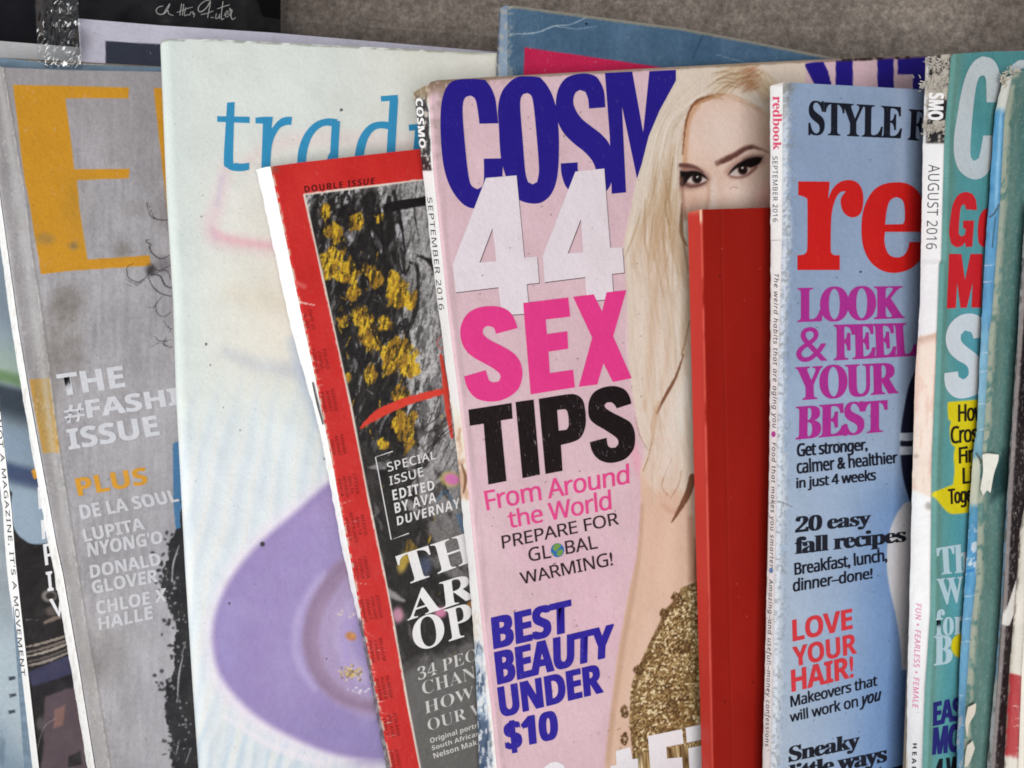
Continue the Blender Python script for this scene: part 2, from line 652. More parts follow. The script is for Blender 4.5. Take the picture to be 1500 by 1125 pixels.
CONC = concrete()
o = slab('wall', (-1.2, .115, -.6), (1.2, .165, .55), CONC); o['kind'] = 'structure'
o = slab('shelf', (-1.2, -.14, -ZS - .03), (1.2, .112, -ZS), CONC); o['kind'] = 'structure'

EXT = [(0, 0), (1, 0)]


def plain(col, n=10, sc=60, seed=1, sy=None):
    def f(c):
        c.all(1, col)
        v = fbm(c.X, c.Y, sc, sy, seed) - .5
        c.C += v[:, None] * n * 2
    return f


def edge_wear(c, ex, col, w=2.5, amt=.9, seed=3, th=.5, fine=3.0):
    """ragged bright rubbing along the cover's folded edge"""
    d = c.X - ex(c.Y)
    n = fbm(c.X, c.Y, fine, fine * 2.2, seed)
    lim = w * (fbm(c.Y, c.Y * 0, 30, seed=seed + 9) * 2.0)
    c.mix(slice(None), amt * (1 - sstep(lim * .6, lim * 1.5 + .5, d)) * sstep(th - .2, th + .15, n + .1), col)


# ---------------------------------------------------------------- at the back: wrapped black book, papers, lilac folder
m = Magazine('black_book', 'black book with handwriting in a clear plastic sleeve at the top left', 'book', [(-120, -60), (-120, 400)],
             [(-120, -60), (600, -60)], 531, 100, 62, a=8, thick=9, lean=3, rnd=.5, vis=531)


def p_black(c):
    c.all(1, (25, 25, 29))
    c.C += (fbm(c.X, c.Y, 50, seed=4)[:, None] - .5) * 14
    c.poly([(361, -80), (440, -80), (440, 200), (361, 200)], (6, 4, 4), 1, 2)


m.cover(p_black, paper('black_book_cover', None, rough=.4, dirt=.15, speck=.1, spec=.05))
Z = lambda p: zz(p, 220, 0, 8.333)
sig = [
    ribbon(Z([(225, 60), (240, 50), (225, 90), (190, 150), (165, 172), (190, 120), (235, 55)]), 1.0),
    ribbon(Z([(160, 75), (110, 85), (75, 120), (85, 160), (130, 178), (180, 160), (215, 130), (225, 165), (250, 180), (285, 190)]), [.9, 1.3, .9]),
    ribbon(Z([(385, 45), (375, 110), (362, 190)]), 1.1), ribbon(Z([(410, 50), (402, 120), (395, 190)]), 1.1),
    ribbon(Z([(325, 155), (400, 125), (470, 100), (520, 88)]), .8), ribbon(Z([(435, 90), (420, 160), (425, 195), (455, 180), (480, 185)]), .9),
    ribbon(Z([(480, 190), (500, 150), (530, 150), (520, 175), (545, 170), (530, 210)]), .9),
    ribbon(Z([(740, 5), (680, 10), (620, 50), (588, 100), (600, 145), (650, 130), (700, 80), (735, 20), (722, 110), (700, 220)]), [.8, 1.3, 1.0]),
    ribbon(Z([(620, 180), (690, 165), (770, 135)]), .9), ribbon(Z([(740, 215), (775, 215)]), .9),
    ribbon(Z([(810, 165), (800, 225), (835, 215), (850, 170), (845, 230)]), .9),
    ribbon(Z([(890, 20), (875, 130), (870, 235), (905, 225)]), 1.1), ribbon(Z([(820, 110), (900, 80), (970, 60)]), .9),
    ribbon(Z([(900, 190), (950, 165), (940, 135), (915, 170), (930, 210), (970, 180), (985, 120), (965, 100)]), .9),
    ribbon(Z([(960, 130), (1000, 125), (985, 190), (1005, 238), (1045, 212)]), [1.0, 1.4, .8]),
]
m.print_('handwriting', (205, 208, 205), sig, mat=paper('chalk_ink', (205, 208, 205), dirt=.4, scuff=.3, fleck=(60, 60, 60)))

m = Magazine('paper_sheet', 'pale grey paper folder under the crinkled clear plastic at left', 'folder', [(-90, 54), (-90, 400)],
             [(-90, 54), (0, 60), (112, 69), (200, 74)], 300, 60, 38, a=10, thick=2, rnd=.4)
m.cover(plain((176, 176, 178), 9, 40, 6))

m = Magazine('lilac_folder', 'pale lilac folder with a dark grey block, behind the tall white magazine', 'folder', [(113, 27), (120, 120), (126, 300)],
             [(113, 27), (232, 37), (400, 48), (727, 76), (800, 82)], 640, 113, 21, a=14, thick=4, rnd=1.0)


def p_lilac(c):
    c.all(1, (196, 193, 208))
    c.C += (fbm(c.X, c.Y, 45, seed=8)[:, None] - .5) * 12
    c.poly([(154.5, 60), (240, 65), (240, 300), (156, 300)], (52, 56, 68), 1, 1.5)
    edge_wear(c, m.Ex, (232, 232, 236), 2, .8)
    c.stroke([(300, 42), (297, 50)], [3, 6], (250, 250, 252), .0, 4)


m.cover(p_lilac, PRINT_WORN)

# crinkled clear plastic: a crumpled sheet of its own, catching the light
rng = np.random.default_rng(5)


def plastic():
    nx, ny = 72, 96
    x = np.linspace(53, 117, nx); y = np.linspace(-14, 100, ny)
    X, Y = np.meshgrid(x, y)
    Xd = X + 4 * (fbm(X, Y, 40, seed=3) - .5) + (Y - 50) * .04
    h = np.abs(fbm(X, Y, 22, 60, seed=21, oct=2) - .5) * 2
    h2 = np.abs(fbm(X + Y * .25, Y, 13, 30, seed=31, oct=2) - .5) * 2
    z = (.007 * h + .004 * h2) * np.interp(Y, [-14, 60, 95], [1, 1, .35])
    P = np.stack([Xd.ravel(), Y.ravel()], 1)
    V = CAM + rays(P) * (D + .0225 - z.ravel())[:, None]
    mt = bpy.data.materials.new('clear_plastic')
    nt, b = nodes_of(mt)
    N = nt.nodes.new; Lk = nt.links.new
    tr = N('ShaderNodeBsdfTransparent'); tr.inputs[0].default_value = (.93, .94, .95, 1)
    gl = N('ShaderNodeBsdfGlossy'); gl.inputs['Roughness'].default_value = .16; gl.inputs[0].default_value = (1, 1, 1, 1)
    fr = N('ShaderNodeFresnel'); fr.inputs['IOR'].default_value = 2.1
    mx = N('ShaderNodeMixShader')
    Lk(fr.outputs[0], mx.inputs[0]); Lk(tr.outputs[0], mx.inputs[1]); Lk(gl.outputs[0], mx.inputs[2])
    Lk(mx.outputs[0], nt.nodes['Material Output'].inputs['Surface'])
    nt.nodes.remove(b)
    o = mesh_ob('plastic_wrap', V, grid_faces(ny, nx), mt)
    tag(o, 'crinkled clear plastic wrap with bright creases at the upper left', 'plastic wrap')


plastic()


# clear sleeve over the lower part of the black book
def sleeve():
    nx, ny = 60, 24
    nx = 110
    x = np.linspace(60, 728, nx); y = np.linspace(-40, 1, ny)
    X, T = np.meshgrid(x, np.linspace(0, 1, ny))
    low = np.interp(X, [60, 113, 220, 400, 728], [34, 38, 46, 60, 86])
    hi = np.interp(X, [60, 362, 385, 420, 728], [-45, -45, 24, 30, 54])
    Y = hi + T * (low - hi)
    z = .0016 * fbm(X, Y, 60, 20, seed=41) + .0006 * np.abs(fbm(X, Y, 9, 18, seed=44) - .5)
    P = np.stack([X.ravel(), Y.ravel()], 1)
    V = CAM + rays(P) * (D + .0515 + (X.ravel() - 100) * .000036 - z.ravel())[:, None]
    mt = bpy.data.materials.new('dusty_sleeve')
    nt, b = nodes_of(mt)
    N = nt.nodes.new; Lk = nt.links.new
    tr = N('ShaderNodeBsdfTransparent'); tr.inputs[0].default_value = (.80, .78, .78, 1)
    b.inputs['Base Color'].default_value = (.35, .34, .34, 1); b.inputs['Roughness'].default_value = .22
    nz = N('ShaderNodeTexNoise'); nz.inputs['Scale'].default_value = 90; nz.inputs['Detail'].default_value = 5
    tc = N('ShaderNodeTexCoord'); Lk(tc.outputs['Object'], nz.inputs['Vector'])
    mr = N('ShaderNodeMapRange'); mr.inputs[1].default_value = .3; mr.inputs[2].default_value = .8
    mr.inputs[3].default_value = .0; mr.inputs[4].default_value = .07
    Lk(nz.outputs['Fac'], mr.inputs[0])
    mx = N('ShaderNodeMixShader')
    Lk(mr.outputs[0], mx.inputs[0]); Lk(tr.outputs[0], mx.inputs[1]); Lk(b.outputs[0], mx.inputs[2])
    Lk(mx.outputs[0], nt.nodes['Material Output'].inputs['Surface'])
    o = mesh_ob('plastic_sleeve', V, grid_faces(ny, nx), mt)
    tag(o, 'thin clear plastic sleeve hanging over the black handwritten book', 'plastic sleeve')


sleeve()

# blue book between the white magazine and the pink one
m = Magazine('blue_book', 'worn blue book with a crimson triangle, against the concrete wall at top', 'book', [(745, 8), (745, 120), (746, 400)],
             [(745, 8), (760, 9), (900, 28), (993, 40), (1100, 60), (1330, 106), (1500, 140)], 640, 745, 20, a=14, thick=6,
             L=[(731, 14), (727, 110), (726, 400)], rnd=2.0, back=(4, -14), vis=560)


def p_blue(c):
    c.all(1, (72, 100, 126))
    c.C += (fbm(c.X, c.Y, 26, 60, seed=9)[:, None] - .5) * 26
    c.C += (fbm(c.X, c.Y, 4, seed=19)[:, None] - .5) * 16
    c.poly([(768.5, 69.5), (870, 84), (985, 101), (985, 300), (760, 300)], (190, 34, 78), 1, 1.4)
    c.stroke([(746, 50), (785, 48), (812, 38), (835, 36), (862, 24)], [1.4, 2, 1], (175, 190, 200), .8, 1.2, .6, seed=4)
    c.stroke([(812, 38), (845, 42), (875, 38)], 1.1, (165, 182, 195), .6, 1.2, .5, seed=6)
    c.stroke([(1030, 50), (1015, 85)], 3, (48, 70, 92), .7, 3)
    c.stroke([(1050, 80), (1095, 92), (1140, 98)], 1.2, (140, 160, 175), .6, 1, .5)
    c.ell(863, 22, 2, 2, (20, 20, 25)); c.ell(859, 35, 1.8, 1.8, (20, 20, 25))
    tp = m.topy(c.X)
    c.mix(slice(None), .8 * (1 - sstep(1, 5, c.Y - tp - 2 * fbm(c.X, c.Y, 5, seed=7))), (150, 138, 118))
    c.mix(slice(None), .6 * (1 - sstep(2, 12, c.X - 745)) * sstep(.45, .6, fbm(c.X, c.Y, 5, seed=11)), (150, 150, 142))


m.cover(p_blue, PRINT_WORN)
m.spine(lambda c: (plain((128, 146, 168), 12, 20, 3)(c), c.mix(slice(None), .7 * (1 - sstep(.0, .28, c.U)), (56, 58, 66)),  # spine highlight painted as paler blue, with a darker left rim
                   c.mix(slice(None), .6 * sstep(.5, .62, fbm(c.X, c.Y, 5, 9, seed=2)), (176, 170, 160))), wob=1.0)

# pink top sliver behind the teal magazines
m = Magazine('pink_magazine', 'pink magazine showing only its top edge behind the teal one at top right', 'magazine', [(1452, 74), (1450, 400)],
             [(1452, 80), (1475, 74), (1560, 72), (1700, 72)], 300, 1452, 26, a=14, thick=3, rnd=.8)
m.cover(plain((176, 70, 96), 14, 12, 3), PRINT_WORN, step=2.5)

# ---------------------------------------------------------------- far left: magazines A and B, thin blue one, the grey one
m = Magazine('magazine', 'silvery blue magazine cut off by the left edge of the photo', 'magazine', [(-160, 96), (-120, 500), (-60, 1125)],
             [(-160, 96), (60, 104)], 300, -60, 16, a=14, thick=3, vis=300)


def p_A(c):
    c.all(1, (150, 160, 168))
    c.C += (fbm(c.X, c.Y, 30, 60, seed=2)[:, None] - .5) * 50
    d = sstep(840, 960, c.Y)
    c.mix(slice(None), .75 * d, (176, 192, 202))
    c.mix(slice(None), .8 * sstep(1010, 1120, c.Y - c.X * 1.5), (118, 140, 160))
    c.mix(slice(None), .5 * sstep(.5, .65, fbm(c.X, c.Y, 22, 50, seed=5)) * sstep(1050, 1100, c.Y), (84, 100, 118))
    for (x, y) in ((17, 994), (18, 1019), (17, 1043)):
        c.poly([(x - 5, y - 2), (x + 5, y - 4), (x + 6, y + 1), (x - 4, y + 3)], (44, 56, 70), .9, 1.2)
    for k in range(6):
        c.stroke([(0, 850 + k * 40), (30, 846 + k * 40)], .8, (210, 216, 222), .3, 1.5)


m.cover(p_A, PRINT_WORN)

m = Magazine('magazine', 'dark photo magazine with white lettered spine at the far left edge', 'magazine',
             [(-52, 98), (0, 600), (17, 747), (23, 825), (41, 985), (57, 1125)], [(-52, 97), (232, 106)], 330, 20, 9, a=14, thick=3,
             L=[(-66, 98), (-14, 600), (4, 747), (9, 825), (29, 985), (45, 1125)], rnd=.6, vis=200)


def p_B(c):
    c.all(1, (126, 140, 152))
    c.C += (fbm(c.X, c.Y, 40, 90, seed=12)[:, None] - .5) * 40
    y = c.Y - c.X * .25
    c.mix(slice(None), sstep(470, 540, y) * (1 - sstep(540, 570, y)), (150, 168, 160))
    c.mix(slice(None), .8 * sstep(535, 548, y) * (1 - sstep(552, 566, y)), (92, 122, 78))
    c.mix(slice(None), .9 * sstep(556, 570, y) * (1 - sstep(590, 625, y)), (44, 52, 62))
    c.mix(slice(None), sstep(610, 640, y) * (1 - sstep(660, 680, y)), (128, 146, 164))
    c.mix(slice(None), .9 * sstep(668, 682, y) * (1 - sstep(692, 712, y)), (52, 66, 98))
    c.mix(slice(None), sstep(700, 716, y), (142, 160, 176))
    c.poly([(0, 700), (18, 722), (16, 745), (20, 772), (34, 790), (60, 797), (140, 782), (200, 770), (200, 1400), (-40, 1400), (-40, 700)], (24, 21, 21), 1, 2, smooth=True)
    c.poly([(46, 690), (57, 681), (60, 698), (50, 702)], (204, 146, 40), 1, 1)
    for k, (ys, col) in enumerate([((948, 930), (150, 138, 128)), ((956, 937), (120, 108, 100)), ((962, 942), (168, 156, 146)), ((970, 949), (92, 84, 80)), ((976, 955), (150, 140, 132))]):
        c.stroke([(38, ys[0]), (70, ys[0] - 8), (112, ys[1] - 4)], [2, 4, 3], col, .9, 1.5, 1.2, seed=k)
    c.poly([(40, 985), (110, 956), (114, 985), (48, 1008)], (52, 52, 84), .9, 3)
    c.poly([(40, 1008), (115, 984), (118, 1006), (50, 1030)], (26, 21, 28), .9, 4)
    c.poly([(66, 1020), (118, 1004), (140, 1140), (60, 1140)], (92, 76, 84), .85, 5, 3, 14)
    c.poly([(80, 1040), (96, 1032), (92, 1062), (78, 1068)], (132, 96, 88), .8, 5)
    c.poly([(100, 1108), (118, 1100), (120, 1120), (100, 1124)], (32, 28, 32), .9, 2)
    c.ell(72, 873, 11, 9, (150, 142, 138), .8, .3); c.ell(74, 873, 7, 5.5, (36, 32, 30), .95, .3)
    c.ell(76, 895, 9, 7, (96, 84, 78), .8, .4)
    c.stroke([(66, 912), (80, 906), (96, 902)], [4, 6, 4], (128, 112, 102), .85, 2, 1)
    c.stroke([(38, 908), (56, 908)], .8, (160, 160, 160), .6, 1)
    c.ell(60, 1060, 7, 10, (88, 82, 84), .8, .5); c.stroke([(54, 1100), (64, 1066), (82, 1052)], 1, (150, 140, 140), .7, 1)


m.cover(p_B, PRINT)
m.spine(plain((244, 244, 240), 6, 10, 4), wob=.6)
m.print_('headline_lettering', (226, 226, 230), [
    TX('E', 'bold', (55, 714), (70, 711), (72, 742), (57, 746)), TX('K', 'bold', (60, 762), (78, 758), (80, 786), (62, 790)),
    TX('P', 'sans', (63, 798), (80, 794), (82, 824), (66, 828), .02), TX('IN', 'bold', (67, 838), (98, 832), (100, 862), (70, 866)),
    TX('V', 'bold', (72, 878), (93, 872), (90, 902), (84, 904))])
SPT = lambda mg, t, st, y0, y1, x0a, x0b, x1a, x1b, off=0.0, sp=1.0: TX(t, st, (x0b, y0), (x1b, y1), (x1a, y1), (x0a, y0), off, sp)
m.print_('spine_lettering', (38, 40, 46), [SPT(m, "IT IS NOT A MAGAZINE, IT'S A MOVEMENT", 'sans', 560, 990, -11, -4, 30, 37, .012, 1.15)], on='spine')

m = Magazine('magazine', 'slate blue magazine peeping out above the grey cover', 'magazine', [(-40, 80), (-10, 500)],
             [(-40, 79), (0, 84), (76, 93), (232, 98), (300, 101)], 380, 60, 14.5, a=14, thick=2, rnd=.6)
m.cover(plain((112, 132, 150), 16, 18, 6, 6), PRINT_WORN, step=2)

# the grey magazine with the tall orange letter
m = Magazine('magazine', 'scuffed grey magazine with a huge orange letter E', 'magazine',
             [(-26, 97), (3, 310), (27, 483), (43, 580), (83, 800), (92, 841), (115, 974), (139, 1125)],
             [(-26, 94), (10, 99), (100, 103), (232, 105), (420, 112)], 520, 60, 3.5, a=14, thick=3.2,
             L=[(-36, 97), (-6, 310), (17, 483), (33, 580), (71, 800), (80, 841), (103, 974), (128, 1125)], rnd=1.0, vis=300)
CRE = Poly([(5, 107), (37, 293), (44, 360), (57, 440), (71, 536), (85, 655), (103, 770), (118, 870), (140, 1000), (160, 1125)])


def p_E(c):
    c.all(1, (160, 157, 161))
    c.C += (fbm(c.X, c.Y, 6, 55, seed=31)[:, None] - .5) * 26
    c.C += (fbm(c.X, c.Y, 50, 60, seed=32)[:, None] - .5) * 38
    c.C += (fbm(c.X, c.Y, 3, 5, seed=33)[:, None] - .5) * 22
    c.mix(slice(None), .5 * (1 - sstep(100, 330, c.Y)), (136, 129, 130))  # weaker light on the upper cover, painted as a darker grey
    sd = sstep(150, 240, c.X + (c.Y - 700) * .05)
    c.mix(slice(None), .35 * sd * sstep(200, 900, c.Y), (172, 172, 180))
    or_ = (196, 138, 34)
    c.poly([(19, 124), (189, 128), (188, 144), (96, 144), (109, 248), (190, 247), (189, 261), (113, 264), (116, 300), (128, 380), (219, 374), (221, 389), (100, 397), (60, 402), (40, 280), (36, 267)], or_, .97, 1.3)
    c.poly([(225, 129), (260, 129), (260, 330), (247, 330)], or_, .97, 1.3)
    c.poly([(43, 556), (72, 553), (88, 663), (63, 664)], (200, 144, 40), .95, 1.6, .6)
    # grime
    for (x, y, rx, ry, al) in ((100, 445, 26, 30, .55), (88, 490, 30, 60, .42), (178, 366, 14, 12, .5), (108, 360, 9, 7, .5), (66, 350, 16, 10, .4), (200, 305, 26, 12, .2), (72, 560, 22, 70, .3), (110, 520, 14, 40, .3), (150, 960, 40, 50, .2), (120, 300, 30, 60, .12)):
        idx = c.box(x - rx * 1.6, y - ry * 1.6, x + rx * 1.6, y + ry * 1.6)
        r = np.sqrt(((c.X[idx] - x) / rx) ** 2 + ((c.Y[idx] - y) / ry) ** 2)
        c.mix(idx, al * (1 - sstep(.35, 1.4, r)) * (.4 + fbm(c.X[idx], c.Y[idx], 9, seed=8)), (112, 104, 96))
    # fold beside the spine
    d = c.X - CRE(c.Y)
    n = fbm(c.X, c.Y, 3, 9, seed=40)
    c.mix(slice(None), .6 * np.exp(-((d + 6 + 4 * n) / 7) ** 2), (188, 186, 184))
    c.mix(slice(None), .6 * np.exp(-((d) / 1.1) ** 2) * sstep(.42, .6, n), (226, 222, 216))
    c.mix(slice(None), .4 * np.exp(-((d - 2.5) / 1.8) ** 2), (112, 106, 104))
    de = c.X - m.Ex(c.Y)
    c.mix(slice(None), .35 * np.exp(-((de - 11) / 7) ** 2), (132, 127, 124))
    c.mix(slice(None), .38 * sstep(.56, .72, fbm(c.X, c.Y, 2.4, 4, seed=41)) * (1 - sstep(14, 60, de)) * sstep(.45, .65, fbm(c.X, c.Y, 30, seed=43)), (206, 202, 198))
    # blue strip and black figure at the right
    c.poly([(253, 650), (275, 640), (290, 860), (262, 820), (254, 740)], (62, 112, 156), .95, 1.5)
    ragged = [(272, 700), (262, 775), (250, 790), (246, 815), (240, 840), (234, 862), (246, 880), (252, 905), (258, 925), (254, 950), (256, 985), (245, 1000), (240, 1030), (246, 1060), (252, 1080), (250, 1110), (262, 1140), (340, 1140), (340, 700)]
    c.poly(ragged, (30, 30, 34), 1, 2.4, 6, 7, 77)
    rg = np.random.default_rng(3)
    for k in range(70):
        y = rg.uniform(780, 1125); x = np.interp(y, [780, 860, 925, 1000, 1125], [247, 233, 252, 240, 255]) + rg.normal(0, 7)
        c.ell(x, y, rg.uniform(1, 3.6), rg.uniform(1, 3.0), (40, 40, 44), .85, .6, rg.uniform(0, 180))
    for k in range(46):
        y = rg.uniform(830, 1125); x = np.interp(y, [780, 860, 925, 1000, 1125], [258, 250, 266, 262, 270]) + rg.normal(0, 8)
        c.ell(x, y, rg.uniform(1, 2.6), rg.uniform(.8, 2.0), (150, 150, 154), .8, .4, rg.uniform(0, 180))
    for pts in ([(262, 800), (254, 825), (252, 850)], [(268, 960), (262, 990), (260, 1025)], [(272, 940), (266, 960)], [(262, 1085), (258, 1105)], [(280, 1095), (272, 1118)]):
        c.stroke(pts, [1, 2.6, 1], (190, 190, 196), .8, 1.4)
    # loose curls
    ink_ = (40, 36, 38)
    for pts, w in (([(215, 297), (220, 315), (232, 322), (246, 322)], 1.6), ([(218, 300), (226, 318), (240, 324)], .8), ([(214, 354), (221, 358), (219, 362), (224, 372), (236, 379), (248, 374)], 2.0),
                   ([(222, 352), (214, 352), (220, 360)], .8), ([(196, 386), (186, 392), (188, 406), (200, 413), (212, 408), (220, 396), (224, 390)], 1.5), ([(180, 414), (196, 420), (208, 413)], .7), ([(184, 408), (198, 416), (214, 410)], .8),
                   ([(216, 404), (224, 420), (236, 430), (252, 434)], 2.0), ([(220, 402), (234, 404), (242, 418), (252, 422)], 2.6), ([(228, 400), (244, 396), (250, 410)], 1.2), ([(222, 386), (232, 396), (250, 388)], 1.4),
                   ([(238, 434), (228, 446), (230, 458), (240, 464), (252, 456)], 1.2), ([(212, 448), (224, 451), (232, 440)], .8), ([(240, 470), (246, 480), (252, 482)], .9), ([(226, 492), (234, 500), (250, 498)], 1.3), ([(222, 508), (236, 502), (252, 512)], .8),
                   ([(244, 494), (240, 505), (252, 508)], 1.2), ([(246, 476), (252, 490)], .8)):
        c.stroke(pts, [w * .4, w, w * .6], ink_, .85, .9)
    c.ell(221, 396, 7, 8, (34, 30, 32), .75, .7); c.ell(240, 388, 12, 12, (60, 54, 58), .4, .8)
    c.ell(252, 312, 22, 26, (112, 98, 96), .35, .8)


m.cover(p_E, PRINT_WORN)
m.spine(lambda c: (plain((247, 246, 244), 5, 8, 4)(c), c.mix(slice(None), .5 * sstep(.56, .66, fbm(c.X, c.Y, 3, 12, seed=6)), (190, 186, 182))), wob=.9)
WH = (206, 206, 212)
fl = (150, 147, 150)
m.print_('title_lettering', (202, 203, 209), [
    TX('THE', 'bold', (82, 549), (179, 536), (184, 566), (88, 580), .02), TX('#FASHION', 'bold', (92, 591), (335, 557), (341, 583), (96, 620), .02),
    TX('ISSUE', 'bold', (97, 629), (229, 608), (235, 637), (101, 659), .02)], mat=ink((202, 203, 209), .55, .2, .3, fl))
m.print_('cover_lettering', (206, 148, 44), [TX('PLUS', 'bold', (109, 701), (213, 684), (217, 709), (115, 727), .015)], mat=ink((206, 148, 44), .55, .2, .3, fl))
m.print_('cover_lettering', WH, [
    TX('DE LA SOUL', 'bold', (115, 740), (256, 717), (263, 734), (119, 761), .018), TX('LUPITA', 'bold', (120, 775), (209, 758), (213, 775), (124, 794), .018),
    TX("NYONG'O", 'bold', (127, 795), (237, 777), (239, 795), (129, 816), .018), TX('DONALD', 'bold', (131, 828), (233, 809), (237, 827), (133, 847), .018),
    TX('GLOVER', 'bold', (133, 851), (231, 833), (232, 852), (137, 870), .018), TX('CHLOE X', 'bold', (140, 881), (244, 861), (244, 880), (143, 900), .018),
    TX('HALLE', 'bold', (144, 905), (223, 887), (224, 906), (145, 923), .018)], mat=ink((196, 196, 201), .6, .22, .3, fl))

# ---------------------------------------------------------------- tall white magazine with a lavender plate
m = Magazine('magazine', 'tall white magazine with blue italic lettering and a lavender plate', 'magazine',
             [(232, 57), (241, 280), (251, 440), (255, 573), (269, 840), (280, 1012), (288, 1125)],
             [(232, 60), (236, 57), (310, 57.5), (400, 62), (727, 78), (760, 80)], 700, 255, 0, a=14, thick=4.5, rnd=4.6, vis=420)


def p_trad(c):
    c.all(1, (214, 219, 214))
    X, Y = c.X, c.Y
    c.mix(slice(None), sstep(250, 420, Y) * (1 - sstep(480, 640, Y)) * sstep(250, 420, X), (226, 220, 208))
    c.mix(slice(None), .8 * sstep(400, 720, X - (Y - 100) * .2) * (1 - sstep(150, 420, Y)), (218, 214, 202))
    c.mix(slice(None), sstep(540, 700, Y), (218, 225, 229))
    c.mix(slice(None), .6 * (1 - sstep(10, 60, X - m.Ex(Y))) * (1 - sstep(500, 700, Y)), (206, 216, 214))
    # pale diagonal pleats in the cloth
    ph = (X + (Y - 600) * .22) / 30 + 1.6 * fbm(X, Y, 90, 200, seed=4)
    c.mix(slice(None), .38 * sstep(500, 640, Y) * (0.5 + 0.5 * np.sin(ph * 6.283)) ** 2, (196, 208, 218))
    c.mix(slice(None), .35 * sstep(560, 700, Y) * (0.5 + 0.5 * np.sin(ph * 6.283 + 2.4)) ** 3, (228, 224, 214))
    c.mix(slice(None), .5 * sstep(1040, 1110, Y) * (0.5 + 0.5 * np.sin(ph * 9)) ** 2, (178, 198, 216))
    c.C += (fbm(X, Y, 70, seed=5)[:, None] - .5) * 14
    # pink ribbon
    pk = (222, 190, 196)
    c.ell(420, 300, 105, 78, (228, 221, 212), .6, .7)
    c.stroke([(330, 250), (322, 290), (310, 330), (318, 350), (352, 356), (420, 366)], [16, 20, 24, 24, 22, 24], pk, .55, 24)
    c.stroke([(316, 340), (340, 352), (400, 360)], [7, 11, 9], (228, 172, 182), .6, 13)
    c.stroke([(310, 335), (316, 350)], 7, (206, 168, 188), .45, 11)
    c.stroke([(360, 240), (400, 212), (450, 204), (520, 204), (600, 214)], [18, 24, 24, 26], (226, 202, 200), .5, 24)
    c.stroke([(325, 260), (318, 300)], 8, (196, 190, 206), .5, 9)
    c.stroke([(340, 430), (380, 440), (440, 448)], [24, 34, 30], (216, 206, 188), .45, 30)
    c.stroke([(330, 515), (380, 535), (450, 545)], [12, 20, 24], (190, 194, 204), .55, 24)
    c.stroke([(430, 500), (450, 560), (470, 620)], [16, 26, 20], (176, 190, 214), .55, 20)
    # plate
    pl = [(560, 650), (483, 698), (424, 743), (364, 796), (323, 856), (303, 912), (305, 966), (322, 1014), (362, 1056), (414, 1088), (488, 1115), (570, 1126), (660, 1128), (660, 650)]
    c.poly(pl, (226, 216, 230), .9, 30, smooth=True)
    c.poly([(x + (10 if x < 450 else 3), y - (10 if y > 990 else -6 if y < 850 else 0)) for x, y in pl], (146, 129, 180), 1, 15, smooth=True)
    idx = c.box(290, 640, 660, 1130)
    x = X[idx]; y = Y[idx]
    m2 = Canvas(x, y); m2.C = np.zeros((len(x), 3)); m2.poly([(x_ + 18, y_ - (16 if y_ > 990 else -10 if y_ < 850 else 0)) for x_, y_ in pl], (1, 1, 1), 1, 24, smooth=True)
    ins = m2.C[:, 0]
    c.mix(idx, .40 * ins * sstep(330, 430, x) * (1 - sstep(980, 1060, y)), (162, 147, 195))
    c.mix(idx, .35 * ins * sstep(.45, .7, fbm(x, y, 60, 90, seed=8)), (165, 153, 199))
    c.mix(idx, .5 * ins * (1 - sstep(315, 372, x)) * sstep(840, 900, y), (150, 142, 196))
    c.mix(idx, .5 * ins * sstep(1020, 1085, y), (142, 132, 184))
    c.mix(idx, .4 * ins * (1 - sstep(720, 800, y)), (168, 140, 192))
    ring = [(545, 800), (496, 838), (468, 880), (455, 925), (460, 968), (482, 1006), (524, 1030), (610, 1046)]
    c.stroke([(p[0] + 16, p[1] + 2) for p in ring], [30, 40, 42, 40, 36, 30], (170, 150, 184), .8, 22)
    c.stroke(ring, [22, 26, 24, 24, 20, 18], (146, 122, 150), .85, 14)
    c.stroke([(p[0] - 4, p[1]) for p in ring], [8, 10, 10, 8, 8], (134, 112, 142), .5, 8)
    c.stroke([(p[0] - 22, p[1] + 2) for p in ring[1:6]], [8, 12, 12, 8], (188, 174, 214), .55, 14)
    c.stroke([(560, 850), (520, 878), (502, 920), (506, 960), (530, 992)], [20, 26, 22], (192, 174, 206), .6, 18)
    c.stroke([(512, 900), (504, 940), (516, 985)], [10, 14, 8], (166, 146, 204), .5, 12)
    c.stroke([(330, 1050), (400, 1094), (480, 1120), (560, 1132)], [5, 9, 10, 8], (232, 224, 236), .75, 9)
    # crumbs
    rg = np.random.default_rng(11)
    c.ell(514, 932, 8, 6, (188, 124, 70), .9, .4, 20); c.ell(517, 931, 4, 3, (206, 146, 84), .8, .4)
    for k in range(60):
        x = 514 + rg.normal(0, 9); y = 986 + rg.normal(0, 5)
        c.ell(x, y, rg.uniform(1.2, 3), rg.uniform(1, 2.2), [(168, 138, 84), (198, 172, 112), (128, 98, 62), (214, 196, 150)][k % 4], .85, .35, rg.uniform(0, 180))
    for k in range(16):
        x = 508 + rg.normal(0, 10); y = 898 + rg.normal(0, 4)
        c.ell(x, y, rg.uniform(1, 3), rg.uniform(.8, 1.8), (212, 196, 190), .7, .4)
    for k in range(14):
        c.ell(rg.uniform(505, 545), rg.uniform(1006, 1016), rg.uniform(.8, 2.6), rg.uniform(.8, 1.6), (222, 216, 226), .8, .4)
    for (x, y, r) in ((384.5, 797, 3.6), (336, 884, 1.8), (302, 504, 1.9), (308, 535, 1.2), (297, 286, 1.1), (295, 317, 1.1), (475, 672, 1.2), (500, 161, 2.0), (327, 597, 1.1), (352, 630, 1), (478, 965, 1.3)):
        c.ell(x, y, r, r, (44, 38, 44), .9, .3)
    # scuffed top edge
    tp = m.topy(X)
